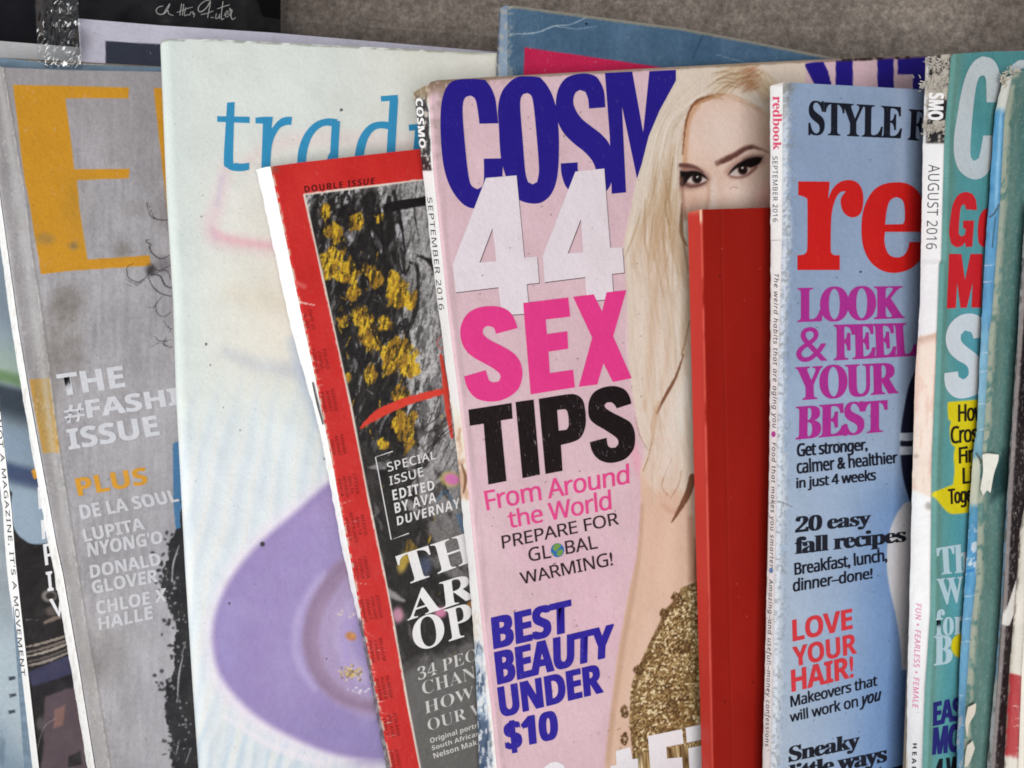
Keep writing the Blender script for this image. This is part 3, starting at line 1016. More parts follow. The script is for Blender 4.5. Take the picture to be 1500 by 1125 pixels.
    c.mix(slice(None), .6 * (1 - sstep(1.0, 4.0, Y - tp - 3 * fbm(X, Y, 12, 3, seed=6) + 1)) * sstep(.4, .6, fbm(X, Y, 14, 4, seed=16)), (120, 122, 108))


m.cover(p_trad, paper('glossy_white_cover', None, rough=.34, dirt=.14, speck=.25, spec=.10, bump=.3))
Z = lambda p: zz(p, 250, 120, 3.125)
BL_ = (52, 140, 184)
m.print_('masthead_lettering', BL_, [
    PG(Z([(258, 95), (293, 92), (286, 350), (296, 370), (320, 374), (360, 370), (360, 402), (325, 409), (280, 406), (252, 390), (243, 355)])),
    PG(Z([(213, 157), (362, 160), (361, 189), (213, 183)])),
    PG(Z([(388, 164), (425, 160), (468, 160), (462, 215), (490, 180), (520, 162), (556, 160), (552, 197), (522, 200), (492, 222), (464, 290), (455, 420), (414, 420), (422, 192), (388, 190)])),
    ribbon(Z([(760, 190), (715, 184), (670, 200), (630, 245), (606, 310), (600, 380), (615, 440), (660, 450), (710, 400), (742, 330)]), [12.5, 10, 11, 13, 13, 13, 10, 10]),
    ribbon(Z([(757, 178), (750, 300), (744, 460)]), 12),
    ribbon(Z([(1015, 205), (965, 197), (920, 210), (885, 255), (866, 320), (862, 390), (880, 440), (930, 440), (985, 370)]), [11, 10, 11, 13, 13, 13, 10, 10]),
    ribbon(Z([(1022, 80), (1012, 250), (1000, 470)]), 12.5),
    ribbon(Z([(962, 78), (1040, 72)]), 8), ribbon(Z([(1090, 210), (1150, 206)]), 9), ribbon(Z([(1140, 200), (1132, 300), (1124, 420)]), 13)],
    mat=ink(BL_, .1, .1, .3))

# ---------------------------------------------------------------- small red-bordered magazine leaning over it
TE = [(396, 243), (408, 300), (442, 463), (459, 540), (475, 620), (490, 695), (498, 741), (510, 801), (526, 889), (542, 969), (555, 1040), (572, 1125)]
m = Magazine('magazine', 'leaning red bordered magazine with a black and yellow painting', 'magazine', TE,
             [(396, 244), (440, 238), (617, 218), (900, 182)], 560, 480, -2, a=14, thick=4, rnd=1.2,
             L=[(376, 249), (426, 480), (442, 537), (457, 588), (470, 641), (483, 708), (490, 745), (502, 809), (517, 873), (524, 905), (537, 966), (550, 1040), (566, 1125)], vis=300, back=(8, -5))
TI = Poly([(447, 286), (486, 460), (515, 593), (542, 735), (571, 873), (598, 1028), (617, 1125)])
RED = (194, 42, 39)


def p_time(c):
    X, Y = c.X, c.Y
    c.all(1, RED)
    c.C += (fbm(X, Y, 30, 60, seed=5)[:, None] - .5) * 16
    itop = 286 - (X - 447) * .124
    d = np.minimum(X - TI(Y), (Y - itop) * 1.0)
    c.mix(slice(None), sstep(-3.2, -2.0, d + 1.2 * (fbm(X, Y, 4, seed=3) - .5)), (222, 208, 196))
    inn = sstep(-.8, .8, d)
    c.mix(slice(None), inn, (168, 165, 166))
    c.C += inn[:, None] * ((fbm(X, Y, 3, seed=6)[:, None] - .5) * 34)
    c.mix(slice(None), inn * sstep(620, 800, Y), (104, 101, 100))
    rg = np.random.default_rng(21)
    cl = lambda y: float(TI(y))
    inner = np.nonzero(d > 0)[0]
    keep = c.C.copy()
    # dense black mass down the left
    blk = (34, 31, 30)
    c.poly([(450, 300), (500, 290), (545, 282), (575, 330), (585, 400), (585, 480), (590, 560), (590, 640), (620, 740), (640, 830), (690, 870), (700, 930), (640, 960), (590, 980), (560, 900), (520, 700), (480, 520)], blk, .93, 18, 26, 20, 4)
    for k in range(120):
        y = rg.uniform(285, 760); x = cl(y) + abs(rg.normal(0, 55)) + 4
        a = rg.normal(1.75, .5); L_ = rg.uniform(14, 48)
        dx, dy = math.cos(a) * L_, math.sin(a) * L_
        c.stroke([(x - dx / 2, y - dy / 2), (x + rg.normal(0, 5), y + rg.normal(0, 5)), (x + dx / 2, y + dy / 2)], [2, rg.uniform(5, 15), 2],
                 [(26, 24, 24), (40, 36, 34), (22, 20, 22), (58, 54, 52), (150, 146, 148)][int(rg.integers(0, 5))], .8, 2.2, 2, .38, seed=k)
    # charcoal uprights
    for pts, w in (([(548, 285), (545, 330), (552, 380)], 9), ([(570, 290), (572, 340), (582, 385), (590, 420)], 12), ([(521, 286), (518, 330)], 10), ([(577, 280), (586, 330), (592, 400)], 9),
                   ([(610, 272), (607, 310), (613, 345)], 2), ([(500, 300), (520, 345), (550, 385)], 9), ([(540, 335), (560, 372), (575, 400)], 5), ([(600, 390), (588, 420), (590, 470), (600, 500)], 5), ([(600, 384), (612, 395), (610, 450), (596, 490), (588, 520)], 7),
                   ([(625, 380), (640, 400), (650, 440)], 8), ([(612, 375), (640, 385), (655, 400)], 6), ([(475, 420), (500, 400), (515, 430)], 18), ([(500, 470), (520, 520), (540, 560)], 16), ([(560, 450), (580, 500), (575, 560)], 14)):
        c.stroke(pts, [w * .6, w, w * .5], (34, 31, 31), .9, 2, 1.5, .34, seed=int(pts[0][0]))
    c.stroke([(568, 304), (600, 298), (640, 292)], 14, (22, 20, 20), 1, 1.6, .8)
    # pale patches
    for pts, w in (([(545, 340), (556, 362), (563, 372)], 9), ([(590, 405), (600, 425), (598, 450)], 11), ([(506, 342), (516, 352)], 10), ([(480, 360), (476, 372)], 8), ([(557, 300), (562, 316)], 6), ([(525, 310), (528, 322)], 6), ([(582, 330), (588, 352), (596, 370)], 10)):
        c.stroke(pts, [w * .6, w, w * .5], (172, 170, 174), .85, 2, 1.5, .3, seed=int(pts[0][1]))
    # mottled yellow daubs and grey rubs over the black
    xi, yi = X[inner], Y[inner]
    xr, yr = xi * .94 + yi * .2, yi * .96 - xi * .24
    dens = np.zeros(len(inner))
    for (x, y, r) in ((476, 306, 9), (493, 345, 13), (488, 385, 20), (508, 398, 18), (522, 325, 11), (557, 320, 8), (552, 410, 16), (580, 422, 22), (596, 436, 14), (530, 470, 17), (533, 492, 12), (564, 475, 12), (548, 502, 12), (562, 515, 11), (576, 508, 14),
                      (588, 515, 15), (600, 535, 16), (570, 538, 10), (588, 572, 14), (594, 625, 17), (602, 650, 10), (510, 552, 7), (542, 550, 9), (505, 473, 7), (562, 648, 8), (600, 808, 12), (515, 430, 10), (480, 340, 8)):
        dens = np.maximum(dens, np.exp(-((xi - x) ** 2 + ((yi - y) * .75) ** 2) / (r * r)))
    s1 = fbm(xr, yr, 10, 19, seed=301, oct=4); s2 = fbm(xr, yr, 4, 13, seed=311, oct=3); s3 = fbm(xr + 40, yr, 6, 26, seed=321, oct=4)
    zone = np.exp(-((xi - TI(yi) - 50) / 75) ** 2) * (1 - sstep(600, 720, yi))
    c.mix(inner, .7 * zone * sstep(.63, .70, s3), (140, 137, 140))
    c.mix(inner, .7 * np.clip(zone * 1.3, 0, 1) * sstep(.46, .56, fbm(xr + 9, yr, 9, 30, seed=351)), (27, 24, 24))
    c.mix(inner, .8 * zone * sstep(.60, .68, fbm(xr, yr, 5, 20, seed=331)), (22, 20, 20))
    ym = sstep(.45, .54, s1 * .58 + dens * .44)
    yc = np.where((s2 > .56)[:, None], np.array([[204, 166, 42]]), np.where((s2 > .46)[:, None], np.array([[176, 134, 36]]), np.array([[140, 104, 34]])))
    c.C[inner] = c.C[inner] * (1 - .95 * ym[:, None]) + yc * .95 * ym[:, None]
    c.mix(inner, .8 * sstep(.57, .62, fbm(xr, yr, 3, 12, seed=341)) * (.35 + .65 * zone) * (1 - sstep(640, 720, yi)), (28, 25, 24))
    for pts, w in (([(545, 480), (552, 500), (560, 512)], 3), ([(556, 500), (590, 496)], 2.4), ([(505, 500), (530, 540), (536, 570)], 3), ([(584, 300), (588, 330), (594, 372)], 4), ([(556, 300), (560, 350), (566, 392)], 5), ([(536, 318), (548, 360), (570, 400)], 3), ([(500, 350), (520, 380), (530, 400)], 4)):
        c.stroke(pts, [w * .5, w, w * .4], (24, 22, 22), .9, 1.4, 1, .25)
    for k in range(90):
        y = rg.uniform(290, 650); x = cl(y) + abs(rg.normal(25, 42)) + 3
        a = rg.normal(1.8, .6); L_ = rg.uniform(5, 16)
        c.stroke([(x, y), (x + math.cos(a) * L_, y + math.sin(a) * L_)], [1, rg.uniform(1.2, 3.2), 1], [(24, 22, 22), (190, 150, 40), (24, 22, 22), (120, 114, 112)][k % 4], .85, 1.2, .8, .3, seed=k)
    c.C[inner] *= (1 + (fbm(X[inner], Y[inner], 2.2, seed=81) - .5) * .55)[:, None]
    # red slash, scribbles
    c.stroke([(528, 627), (552, 608), (590, 590), (630, 578), (655, 572)], [3, 13, 12, 10, 8], (206, 58, 44), 1, 1.5, 1.4)
    c.stroke([(646, 520), (652, 560), (656, 600), (662, 640)], [4, 8, 8, 5], (206, 58, 44), .95, 1.5, 1)
    c.stroke([(646, 492), (640, 502), (646, 512), (650, 506)], 1.4, (190, 70, 66), .8, 1)
    for pts in ([(612, 600), (622, 628), (638, 596)], [(614, 630), (640, 612), (646, 590)], [(625, 660), (650, 634), (664, 622)], [(636, 672), (652, 640)], [(644, 680), (660, 645)], [(650, 690), (668, 650)], [(630, 655), (662, 630)], [(658, 690), (668, 672)], [(646, 560), (642, 530)]):
        c.stroke(pts, [1, 2.2, 1], (38, 35, 35), .85, 1.2, .8, .25)
    # lower face-like smudges, very loose
    for k in range(70):
        y = rg.uniform(680, 960); x = cl(y) + rg.uniform(4, 120)
        a = rg.normal(1.3, .8); L_ = rg.uniform(10, 30)
        c.stroke([(x, y), (x + math.cos(a) * L_ * .5 + rg.normal(0, 3), y + math.sin(a) * L_ * .5), (x + math.cos(a) * L_, y + math.sin(a) * L_)], [1, rg.uniform(3, 9), 1],
                 [(30, 28, 28), (52, 49, 48), (36, 33, 34), (118, 114, 112), (84, 80, 80)][k % 5], .6, 4, 2, .3, seed=k + 200)
    c.poly([(556, 700), (572, 780), (600, 900), (620, 960), (700, 930), (700, 860), (640, 840), (600, 760)], (30, 28, 28), .5, 24, 16, 18, 9)
    c.ell(660, 702, 15, 11, (196, 172, 92), .7, .3, 10); c.ell(662, 702, 11, 8, (206, 112, 178), .9, .35, 15)
    c.ell(583, 901, 8, 11, (196, 138, 160), .9, .5, 0); c.ell(645, 897, 9, 8, (206, 128, 160), .9, .5); c.ell(590, 825, 7, 14, (196, 166, 66), .8, .5, 15)
    c.stroke([(640, 735), (652, 720), (668, 742)], [2, 5, 3], (62, 96, 130), .6, 3, 1); c.stroke([(672, 755), (678, 775)], 7, (70, 108, 146), .6, 4)
    c.ell(622, 830, 10, 14, (84, 96, 128), .6, .6); c.ell(690, 888, 6, 8, (200, 138, 62), .8, .5)
    c.stroke([(560, 858), (576, 872), (592, 880)], [4, 10, 3], (180, 176, 176), .7, 5, 1)
    # put the printed frame back over stray strokes
    out = np.nonzero(d <= .8)[0]
    a = sstep(-.8, .8, d[out])[:, None]
    c.C[out] = keep[out] * (1 - a) + c.C[out] * a
    # quiet grey panel at the foot
    low = inn * sstep(945, 985, Y + (X - 640) * .3)
    c.mix(slice(None), low, (96, 94, 92))
    c.C += (low[:, None]) * ((fbm(X, Y, 3, seed=16)[:, None] - .5) * 16)
    # wear on the fold
    de = X - m.Ex(Y)
    c.mix(slice(None), .9 * (1 - sstep(.5, 2.6, de - 2.2 * fbm(X, Y, 6, seed=61))) * sstep(.42, .55, fbm(X, Y, 3, 6, seed=62)), (190, 176, 158))
    for k in range(26):
        y = rg.uniform(440, 1110); x = float(m.Ex(y))
        c.stroke([(x, y), (x + rg.uniform(6, 26), y + rg.normal(0, 4))], [.8, .3], (232, 206, 196), .6, .9, .4)
    c.stroke([(430, 412), (446, 420)], 6, (228, 140, 134), .5, 6); c.stroke([(433, 440), (445, 444), (462, 447)], [1, 2, .6], (240, 216, 210), .8, 1, .5)
    c.ell(399, 248, 9, 6, (120, 96, 72), .5, .7)
    c.stroke([(418, 420), (424, 440), (430, 460)], 2.2, (72, 48, 40), .8, 1.4, .8)


m.cover(p_time, paper('red_printed_cover', None, dirt=.12, speck=.2, scuff=.08))


def p_tsp(c):
    plain((250, 248, 244), 6, 10, 5)(c)
    n = fbm(c.X, c.Y, 4, 12, seed=14)
    c.mix(slice(None), .45 * sstep(.55, .65, n) * sstep(600, 680, c.Y), (196, 190, 182))
    c.mix(slice(None), sstep(898, 912, c.Y + 14 * (n - .5)), (92, 86, 88))
    c.mix(slice(None), .5 * sstep(905, 912, c.Y) * sstep(.5, .62, fbm(c.X, c.Y, 3, 8, seed=3)), (196, 190, 186))


m.spine(p_tsp, wob=1.2)
m.print_('cover_lettering', (62, 14, 14), [TX('DOUBLE ISSUE', 'bold', (445, 272.5), (549, 260), (548, 269.5), (447, 282.5), 0, 1.2)], mat=ink((70, 18, 18), .15, .15))
small = []
for (y, words) in ((470, ('4.20', 'OMR 22')), (530, ('PORTUGAL', 'CHINA', 'POLAND')), (590, ('PANAMA', 'NORWAY', 'NIGERIA')), (655, ('OMAN', 'NORWAY', 'PANAMA')), (715, ('KENYA', 'MEXICO', 'MALTA', 'LATVIA')),
                   (775, ('MOROCCO', 'NETHERLANDS', 'MALTA', 'MEXICO')), (835, ('CZECH', 'CYPRUS', 'CROATIA')), (895, ('GERMANY', 'FRANCE', 'FINLAND', 'ESTONIA')), (955, ('DENMARK', 'CANADA', 'BELGIUM')), (1010, ('AUSTRIA', 'ALGERIA', 'ALBANIA')), (1065, ('ITALY', 'IRELAND', 'ICELAND')), (1115, ('HUNGARY', 'GREECE'))):
    for k, w_ in enumerate(words):
        x = float(m.Ex(y)) + 8 + k * 7.6
        h = min(8 + len(w_) * 3.6, 44)
        s_ = float(m.Ex(y + 50) - m.Ex(y)) / 50
        y0 = y + h / 2 - k * 2
        small.append(TX(w_, 'bold', (x - s_ * h / 2, y0 - h), (x + s_ * h / 2, y0), (x - 5 + s_ * h / 2, y0), (x - 5 - s_ * h / 2, y0 - h)))
sm2 = []
for V, T in small:
    sm2.append((V, T))
m.print_('price_lettering', (120, 24, 22), sm2, mat=ink((148, 30, 28), .3, .2, .1, RED))
LT = (214, 212, 212)
m.print_('cover_lettering', LT, [
    TX('SPECIAL', 'sans', (566, 678), (638, 660), (639, 672), (569, 691), .012, 1.1), TX('ISSUE', 'sans', (570, 698), (619, 684), (621, 697), (571, 711), .012, 1.1),
    TX('EDITED', 'bold', (574, 718), (635, 703), (637, 717), (576, 733), 0, 1.1), TX('BY AVA', 'bold', (577, 737), (638, 720), (639, 735), (579, 752), 0, 1.1),
    TX('DUVERNAY', 'bold', (581, 757), (673, 729), (674, 744), (582, 770), 0, 1.1),
    ribbon([(575.5, 661), (550, 669.5), (573, 790.5), (599, 781)], 1.5, smooth=False)], mat=ink(LT, .15, .15, .15, (70, 68, 68)))
m.print_('headline_lettering', (222, 220, 220), [
    TX('THE', 'serif', (579, 815), (742, 761), (750, 802), (592, 858), .004), TX('ART', 'serif', (595, 868), (734, 824), (742, 860), (597, 909), .004),
    TX('OPT', 'serif', (601, 908), (728, 868), (737, 916), (608, 956), .004)], mat=ink((222, 220, 220), .1, .12, .15, (70, 68, 68)))
m.print_('cover_lettering', (196, 194, 192), [
    TX('34 PEOPLE', 'serif', (611, 978), (748, 931), (750, 948), (613, 997), -.012), TX('CHANGING', 'serif', (617, 999), (769, 952), (771, 970), (620, 1018), -.012),
    TX('HOW WE', 'serif', (621, 1028), (746, 987), (748, 1003), (623, 1046), -.012), TX('OUR WORLD', 'serif', (625, 1054), (784, 1004), (786, 1020), (628, 1071), -.012),
    TX('Original portrait', 'bold', (629, 1081), (712, 1054), (713, 1063), (631, 1091)), TX('South African', 'bold', (632, 1092), (702, 1070), (703, 1077), (633, 1099)),
    TX('Nelson Makamo', 'bold', (634, 1103), (722, 1075), (723, 1083), (636, 1111))], mat=ink((196, 194, 192), .15, .15, .15, (90, 88, 86)))


def staple(mg, a, b, w):
    V, T = ribbon([a, ((a[0] + b[0]) / 2 - .6, (a[1] + b[1]) / 2), b], [w * .6, w, w * .6])
    P0 = mg.spine_pt(V, .0004); P1 = mg.spine_pt(V, .0009)
    n = len(V)
    mt = bpy.data.materials.new('steel_wire'); nt, bb = nodes_of(mt)
    bb.inputs['Base Color'].default_value = (.10, .09, .08, 1); bb.inputs['Metallic'].default_value = .8; bb.inputs['Roughness'].default_value = .45
    h = n // 2
    F0 = [list(map(int, t)) for t in T + n]
    for i in range(h - 1):
        F0 += [[i, i + 1, i + 1 + n, i + n], [h + i, h + i + n, h + i + 1 + n, h + i + 1]]
    return mg.add('staple', np.concatenate([P0, P1]), F0, mt, None, False)


staple(m, (457.5, 560), (473, 622), 2.6)

# ---------------------------------------------------------------- pink magazine with the blonde woman
CE = [(612, 128), (629, 147), (636, 253), (647, 360), (659, 473), (662, 487), (681, 647), (690, 753), (691.5, 767), (710, 948), (721, 1040), (729, 1125)]
CE = [(627, 122), (629.5, 147), (636, 253), (647, 360), (659, 473), (681, 647), (690, 753), (710, 948), (721, 1040), (729, 1125)]
CL = [(604, 122), (608, 147), (619, 251), (633, 379), (646, 480), (650, 513), (671, 673), (677, 748), (687, 841), (694, 930), (696, 959), (699, 1040), (702, 1125)]
m = Magazine('magazine', 'pink magazine with huge white 44, navy masthead and a blonde woman', 'magazine', CE,
             [(627, 125), (631, 120), (640, 117.5), (730, 112), (1100, 92), (1180, 88), (1356, 81), (1500, 76)], 800, 680, -3, a=17, thick=6, rnd=1.2, L=CL, vis=735, back=(2, -3), drop=12)
HAIR = [(990, 60), (990, 118), (966, 162), (950, 200), (939, 240), (932, 266), (921, 320), (912, 362), (916, 392), (919, 424), (920, 470), (921, 520), (924, 554), (930, 600), (940, 640), (950, 664), (946, 680), (938, 690)]
ARM = [(938, 690), (939, 740), (937, 780), (932, 820), (920, 870), (904, 964), (896, 1030), (884, 1140)]


def p_cosmo(c):
    X, Y = c.X, c.Y
    c.all(1, (214, 182, 190))
    c.C += (fbm(X, Y, 80, seed=5)[:, None] - .5) * 14
    c.mix(slice(None), .35 * sstep(560, 900, Y) * sstep(.4, .65, fbm(X, Y, 100, seed=7)), (220, 176, 196))
    c.C += (fbm(X, Y, 3, seed=15)[:, None] - .5) * 9
    # soft pink glow beside the arm
    c.stroke([(925, 640), (934, 680), (940, 700)], [8, 14, 6], (224, 160, 176), .7, 12)
    navy = (36, 24, 128)
    # right part of the masthead
    for P in ([(1177, 93), (1206, 90), (1213, 104), (1222, 140), (1226, 200), (1200, 200), (1192, 122)], [(1224, 88), (1249, 87), (1252, 260), (1224, 260)], [(1285, 85), (1309, 84), (1311, 260), (1287, 260)], [(1315, 84), (1400, 80), (1400, 109), (1362, 109), (1362, 260), (1339, 260), (1337, 109), (1315, 109)]):
        c.poly(P, navy, 1, 1.2)
    # the woman: hair, skin, dress
    R = [(1180, 40), (1180, 1160)]
    blond = (219, 202, 186)
    c.poly(HAIR + [(1010, 700), (1180, 700), (1180, 60)], blond, 1, 2.5, 1.2, 8, 3)
    skin = (216, 182, 160)
    c.poly(ARM + [(1180, 1160), (1180, 640), (960, 640)], skin, 1, 2.2)
    c.poly([(944, 648), (1180, 600), (1180, 720), (960, 720), (942, 700)], blond, .7, 14, 5, 10)
    # arm modelling
    c.stroke([(941, 740), (937, 800), (930, 850), (912, 950), (896, 1060), (890, 1120)], [5, 6, 8, 8, 8], (184, 146, 122), .55, 7)
    c.stroke([(985, 760), (975, 860), (950, 930), (920, 1040)], [20, 30, 26, 12], (222, 192, 172), .6, 22)
    c.stroke([(1012, 760), (1016, 830), (1012, 850)], [8, 12, 6], (186, 128, 104), .6, 10)
    c.stroke([(1021, 790), (1020, 850)], [5, 8], (120, 70, 52), .6, 6)
    c.stroke([(972, 740), (985, 750), (1000, 742)], [4, 7, 4], (188, 140, 116), .4, 8)
    # dress
    dress = [(1021, 852), (998, 862), (990, 880), (975, 892), (968, 912), (955, 935), (942, 962), (932, 985), (926, 1000), (924, 1020), (922, 1060), (926, 1090), (930, 1140), (1180, 1140), (1180, 830)]
    c.poly(dress, (112, 84, 54), 1, 2.4, 1.4, 7, 8)
    rg = np.random.default_rng(8)
    idx = c.box(900, 840, 1180, 1140)
    x = X[idx]; y = Y[idx]
    c2 = Canvas(x, y); c2.C = np.zeros((len(x), 3)); c2.poly(dress, (1, 1, 1), 1, 1.8, 2.0, 5, 8)
    dm = c2.C[:, 0]
    f = fbm(x, y, 2.3, seed=51, oct=3); f2 = fbm(x + 100, y, 2.1, seed=52, oct=3)
    c.mix(idx, dm, (124, 95, 58))
    c.mix(idx, dm * .45 * sstep(.42, .66, fbm(x, y, 30, 22, seed=53)), (196, 172, 128))
    c.mix(idx, dm * .8 * sstep(.50, .62, f), (190, 162, 112))
    c.mix(idx, dm * .85 * sstep(.52, .62, f2), (74, 50, 26))
    c.mix(idx, dm * .9 * sstep(.63, .70, fbm(x - 50, y, 3.2, seed=54, oct=2)), (238, 220, 178))
    c.mix(idx, dm * .45 * sstep(.2, .9, .5 + .5 * np.sin((y - .2 * x + 3 * fbm(x, y, 20, seed=55)) / 3.4)) * sstep(985, 1000, x) * (sstep(1028, 1040, y) + .7 * (1 - sstep(930, 960, np.abs(y - 1000) + 930))), (112, 82, 42))
    c.stroke([(1022, 856), (1000, 868), (978, 896), (958, 936), (936, 990), (928, 1030), (928, 1090)], [5, 6, 6, 6], (104, 76, 44), .55, 4)
    for (cx, cy, sx, sy, n) in ((1001, 946, 13, 10, 44), (984, 1034, 9, 11, 34), (1003, 1022, 6, 5, 12), (991, 875, 7, 7, 22), (973, 899, 6, 9, 24), (936, 981, 7, 7, 26), (915, 1042, 5, 9, 24), (915, 1082, 5, 9, 24)):
        for k in range(n):
            a_ = rg.uniform(0, 6.28); q_ = .45 + .5 * rg.uniform(0, 1)
            px_, py_ = cx + math.cos(a_) * sx * q_, cy + math.sin(a_) * sy * q_
            c.ell(px_, py_, rg.uniform(1.5, 2.8), rg.uniform(1.4, 2.6), [(66, 44, 26), (110, 80, 48), (84, 58, 34)][k % 3], .85, .5)
            if k % 3 == 0: c.ell(px_ - .6, py_ - .7, .9, .9, (226, 200, 142), .85, .5)
    # hair strands
    tones = [(222, 207, 192), (202, 182, 162), (230, 220, 210), (190, 166, 142), (214, 200, 186), (208, 190, 170)]
    for k in range(520):
        t = rg.uniform(0, 1)
        y0 = rg.uniform(90, 640); L_ = rg.uniform(60, 190)
        yl = np.linspace(y0, min(y0 + L_, 740), 5)
        hx = np.interp(yl, [p[1] for p in HAIR], [p[0] for p in HAIR])
        rx = np.interp(yl, [60, 120, 140, 180, 230, 300, 420, 560, 700], [1180, 1180, 1060, 1006, 1000, 1003, 1015, 1030, 1040])
        px = hx + (rx - hx) * (t + .05 * np.sin(yl / 60 + k))
        c.stroke(np.stack([px, yl], 1), [.5, rg.uniform(1.0, 3.6), .5], tones[int(rg.integers(0, 6))], rg.uniform(.12, .45), 2.0)
    def lock(t0, y0, y1, w, col, al, soft, bend=.0):
        yl = np.linspace(y0, y1, 6)
        hx = np.interp(yl, [p[1] for p in HAIR], [p[0] for p in HAIR])
        rx = np.interp(yl, [60, 120, 140, 180, 230, 300, 420, 560, 700], [1180, 1180, 1060, 1006, 1000, 1003, 1015, 1030, 1040])
        tt = t0 + bend * np.linspace(-1, 1, 6)
        c.stroke(np.stack([hx + (rx - hx) * tt, yl], 1), [w * .3, w, w * .3], col, al, soft)
    for k in range(60):
        y0 = rg.uniform(205, 340)
        lock(rg.uniform(.30, .78), y0, y0 + rg.uniform(60, 150), rg.uniform(1.2, 4), [(178, 146, 108), (190, 160, 126), (160, 126, 88)][k % 3], .34, 2.4, rg.normal(0, .10))
    for k in range(50):
        y0 = rg.uniform(330, 600)
        lock(rg.uniform(.05, .95), y0, y0 + rg.uniform(60, 130), rg.uniform(1.5, 6), [(228, 219, 209), (220, 206, 192), (198, 172, 146)][k % 3], .3, 4, rg.normal(0, .08))
    for k in range(26):      # dark gaps in the hair
        pass
    for pts, w, col, a in (([(1001, 520), (990, 552), (972, 585), (962, 606)], [2, 5, 3], (110, 66, 42), .85), ([(1015, 700), (1008, 722), (996, 745), (984, 765)], [12, 9, 2], (106, 62, 42), .85), ([(1000, 300), (998, 340), (1006, 360)], [5, 6, 2], (112, 80, 54), .8),
                           ([(956, 640), (950, 668), (942, 690)], 1.3, (150, 108, 74), .8), ([(985, 670), (972, 700), (970, 715), (978, 725)], 1.2, (150, 104, 74), .7), ([(998, 690), (994, 710), (982, 730)], 1.2, (150, 104, 74), .6), ([(930, 612), (938, 640), (950, 660)], 1.4, (150, 116, 86), .6),
                           ([(996, 330), (1004, 370), (1008, 400)], [2, 4, 2], (150, 112, 78), .7), ([(1010, 470), (1004, 500), (998, 520)], 2, (128, 92, 66), .7), ([(940, 306), (930, 340), (914, 380)], [1, 3, 1], (176, 146, 110), .6), ([(986, 230), (982, 262), (976, 300)], [1.4, 2.2, 1], (134, 104, 68), .6),
                           ([(978, 262), (974, 300), (980, 330)], [1, 2, 1], (126, 96, 60), .6), ([(965, 590), (957, 620), (956, 650)], [6, 8, 4], (196, 164, 132), .6)):
        c.stroke(pts, w, col, a, 2, .6)
    c.stroke([(1005, 560), (985, 640), (975, 690)], [16, 30, 14], (226, 216, 208), .55, 16)
    for pts, w, al in (([(985, 215), (976, 260), (966, 320), (955, 380)], [4, 10, 14, 6], .4), ([(992, 280), (988, 330), (998, 380), (1008, 420)], [4, 12, 16, 8], .45), ([(950, 300), (938, 340), (928, 390)], [4, 9, 5], .3), ([(1012, 420), (1006, 480), (1004, 520)], [8, 14, 8], .35), ([(960, 400), (956, 470), (950, 540), (944, 600)], [3, 10, 12, 6], .25), ([(985, 430), (980, 500), (968, 570)], [3, 8, 5], .25)):
        c.stroke(pts, w, (178, 142, 104), al, 12)
    for pts, w in (([(970, 130), (955, 190), (940, 260), (926, 330)], [8, 16, 14, 8]), ([(940, 420), (938, 500), (942, 580)], [10, 18, 10]), ([(975, 440), (970, 520), (960, 590)], [8, 14, 8])):
        c.stroke(pts, w, (220, 208, 194), .4, 12)
    # face
    face = [(1000, 226), (1003.6, 192), (1008, 168), (1018, 150), (1035, 142), (1066, 137), (1090, 146), (1114, 160), (1132, 180), (1180, 200), (1180, 320), (1001, 320), (999, 270)]
    c.poly(face, (222, 190, 172), 1, 2.4, smooth=True)
    c.ell(1060, 196, 42, 40, (230, 208, 196), .85, .8)
    c.stroke([(1003, 250), (1005, 200), (1010, 172), (1024, 152)], [6, 8, 8, 5], (196, 146, 110), .75, 7)
    c.ell(1130, 200, 16, 44, (206, 166, 140), .45, .8)
    c.stroke([(1000, 226), (1003, 194), (1008, 168), (1019, 150), (1036, 142), (1058, 137)], [1.5, 2.4, 3, 5, 4, 2], (120, 70, 38), .85, 2, 1.0)
    c.stroke([(1015, 155), (1035, 146), (1062, 138)], [2, 5, 3], (170, 120, 78), .7, 3, 1.2)
    # crown of the head: darker roots at the parting, strands combed out from it
    for k in range(150):
        x0 = rg.normal(1100, 7); y0 = rg.uniform(94, 124)
        s_ = rg.uniform(.3, 1)
        ex_ = x0 - 62 * s_ + rg.normal(0, 4); ey_ = y0 + rg.uniform(0, 8) + 16 * s_ * (y0 - 92) / 30
        c.stroke([(x0, y0), ((x0 + ex_) / 2, min(y0, ey_) - rg.uniform(0, 4) + 4), (ex_, ey_ + 4)], [1.4, rg.uniform(1.4, 3), .5],
                 [(186, 156, 122), (210, 190, 164), (150, 114, 80), (220, 204, 182), (196, 168, 136), (206, 186, 160)][k % 6], .42, 2)
    for k in range(110):
        x0 = rg.normal(1106, 6); y0 = rg.uniform(98, 132); s_ = rg.uniform(.3, 1)
        c.stroke([(x0, y0), (x0 + 20 * s_, y0 + 14 * s_), (x0 + 32 * s_, y0 + 44 * s_)], [1.2, rg.uniform(1.4, 3.4), .5], [(200, 176, 146), (214, 196, 172), (182, 152, 120), (206, 182, 152)][k % 4], .42, 2.4)
    for k in range(46):
        x0 = rg.normal(1100, 6); y0 = rg.uniform(92, 128)
        c.stroke([(x0 + 3, y0), (x0 - rg.uniform(2, 12), y0 + rg.uniform(3, 9))], [2.6, 1], [(160, 96, 62), (140, 92, 62), (178, 118, 82)][k % 3], .38, 2.6)
    c.ell(1095, 122, 13, 12, (150, 112, 80), .35, .8, -30)
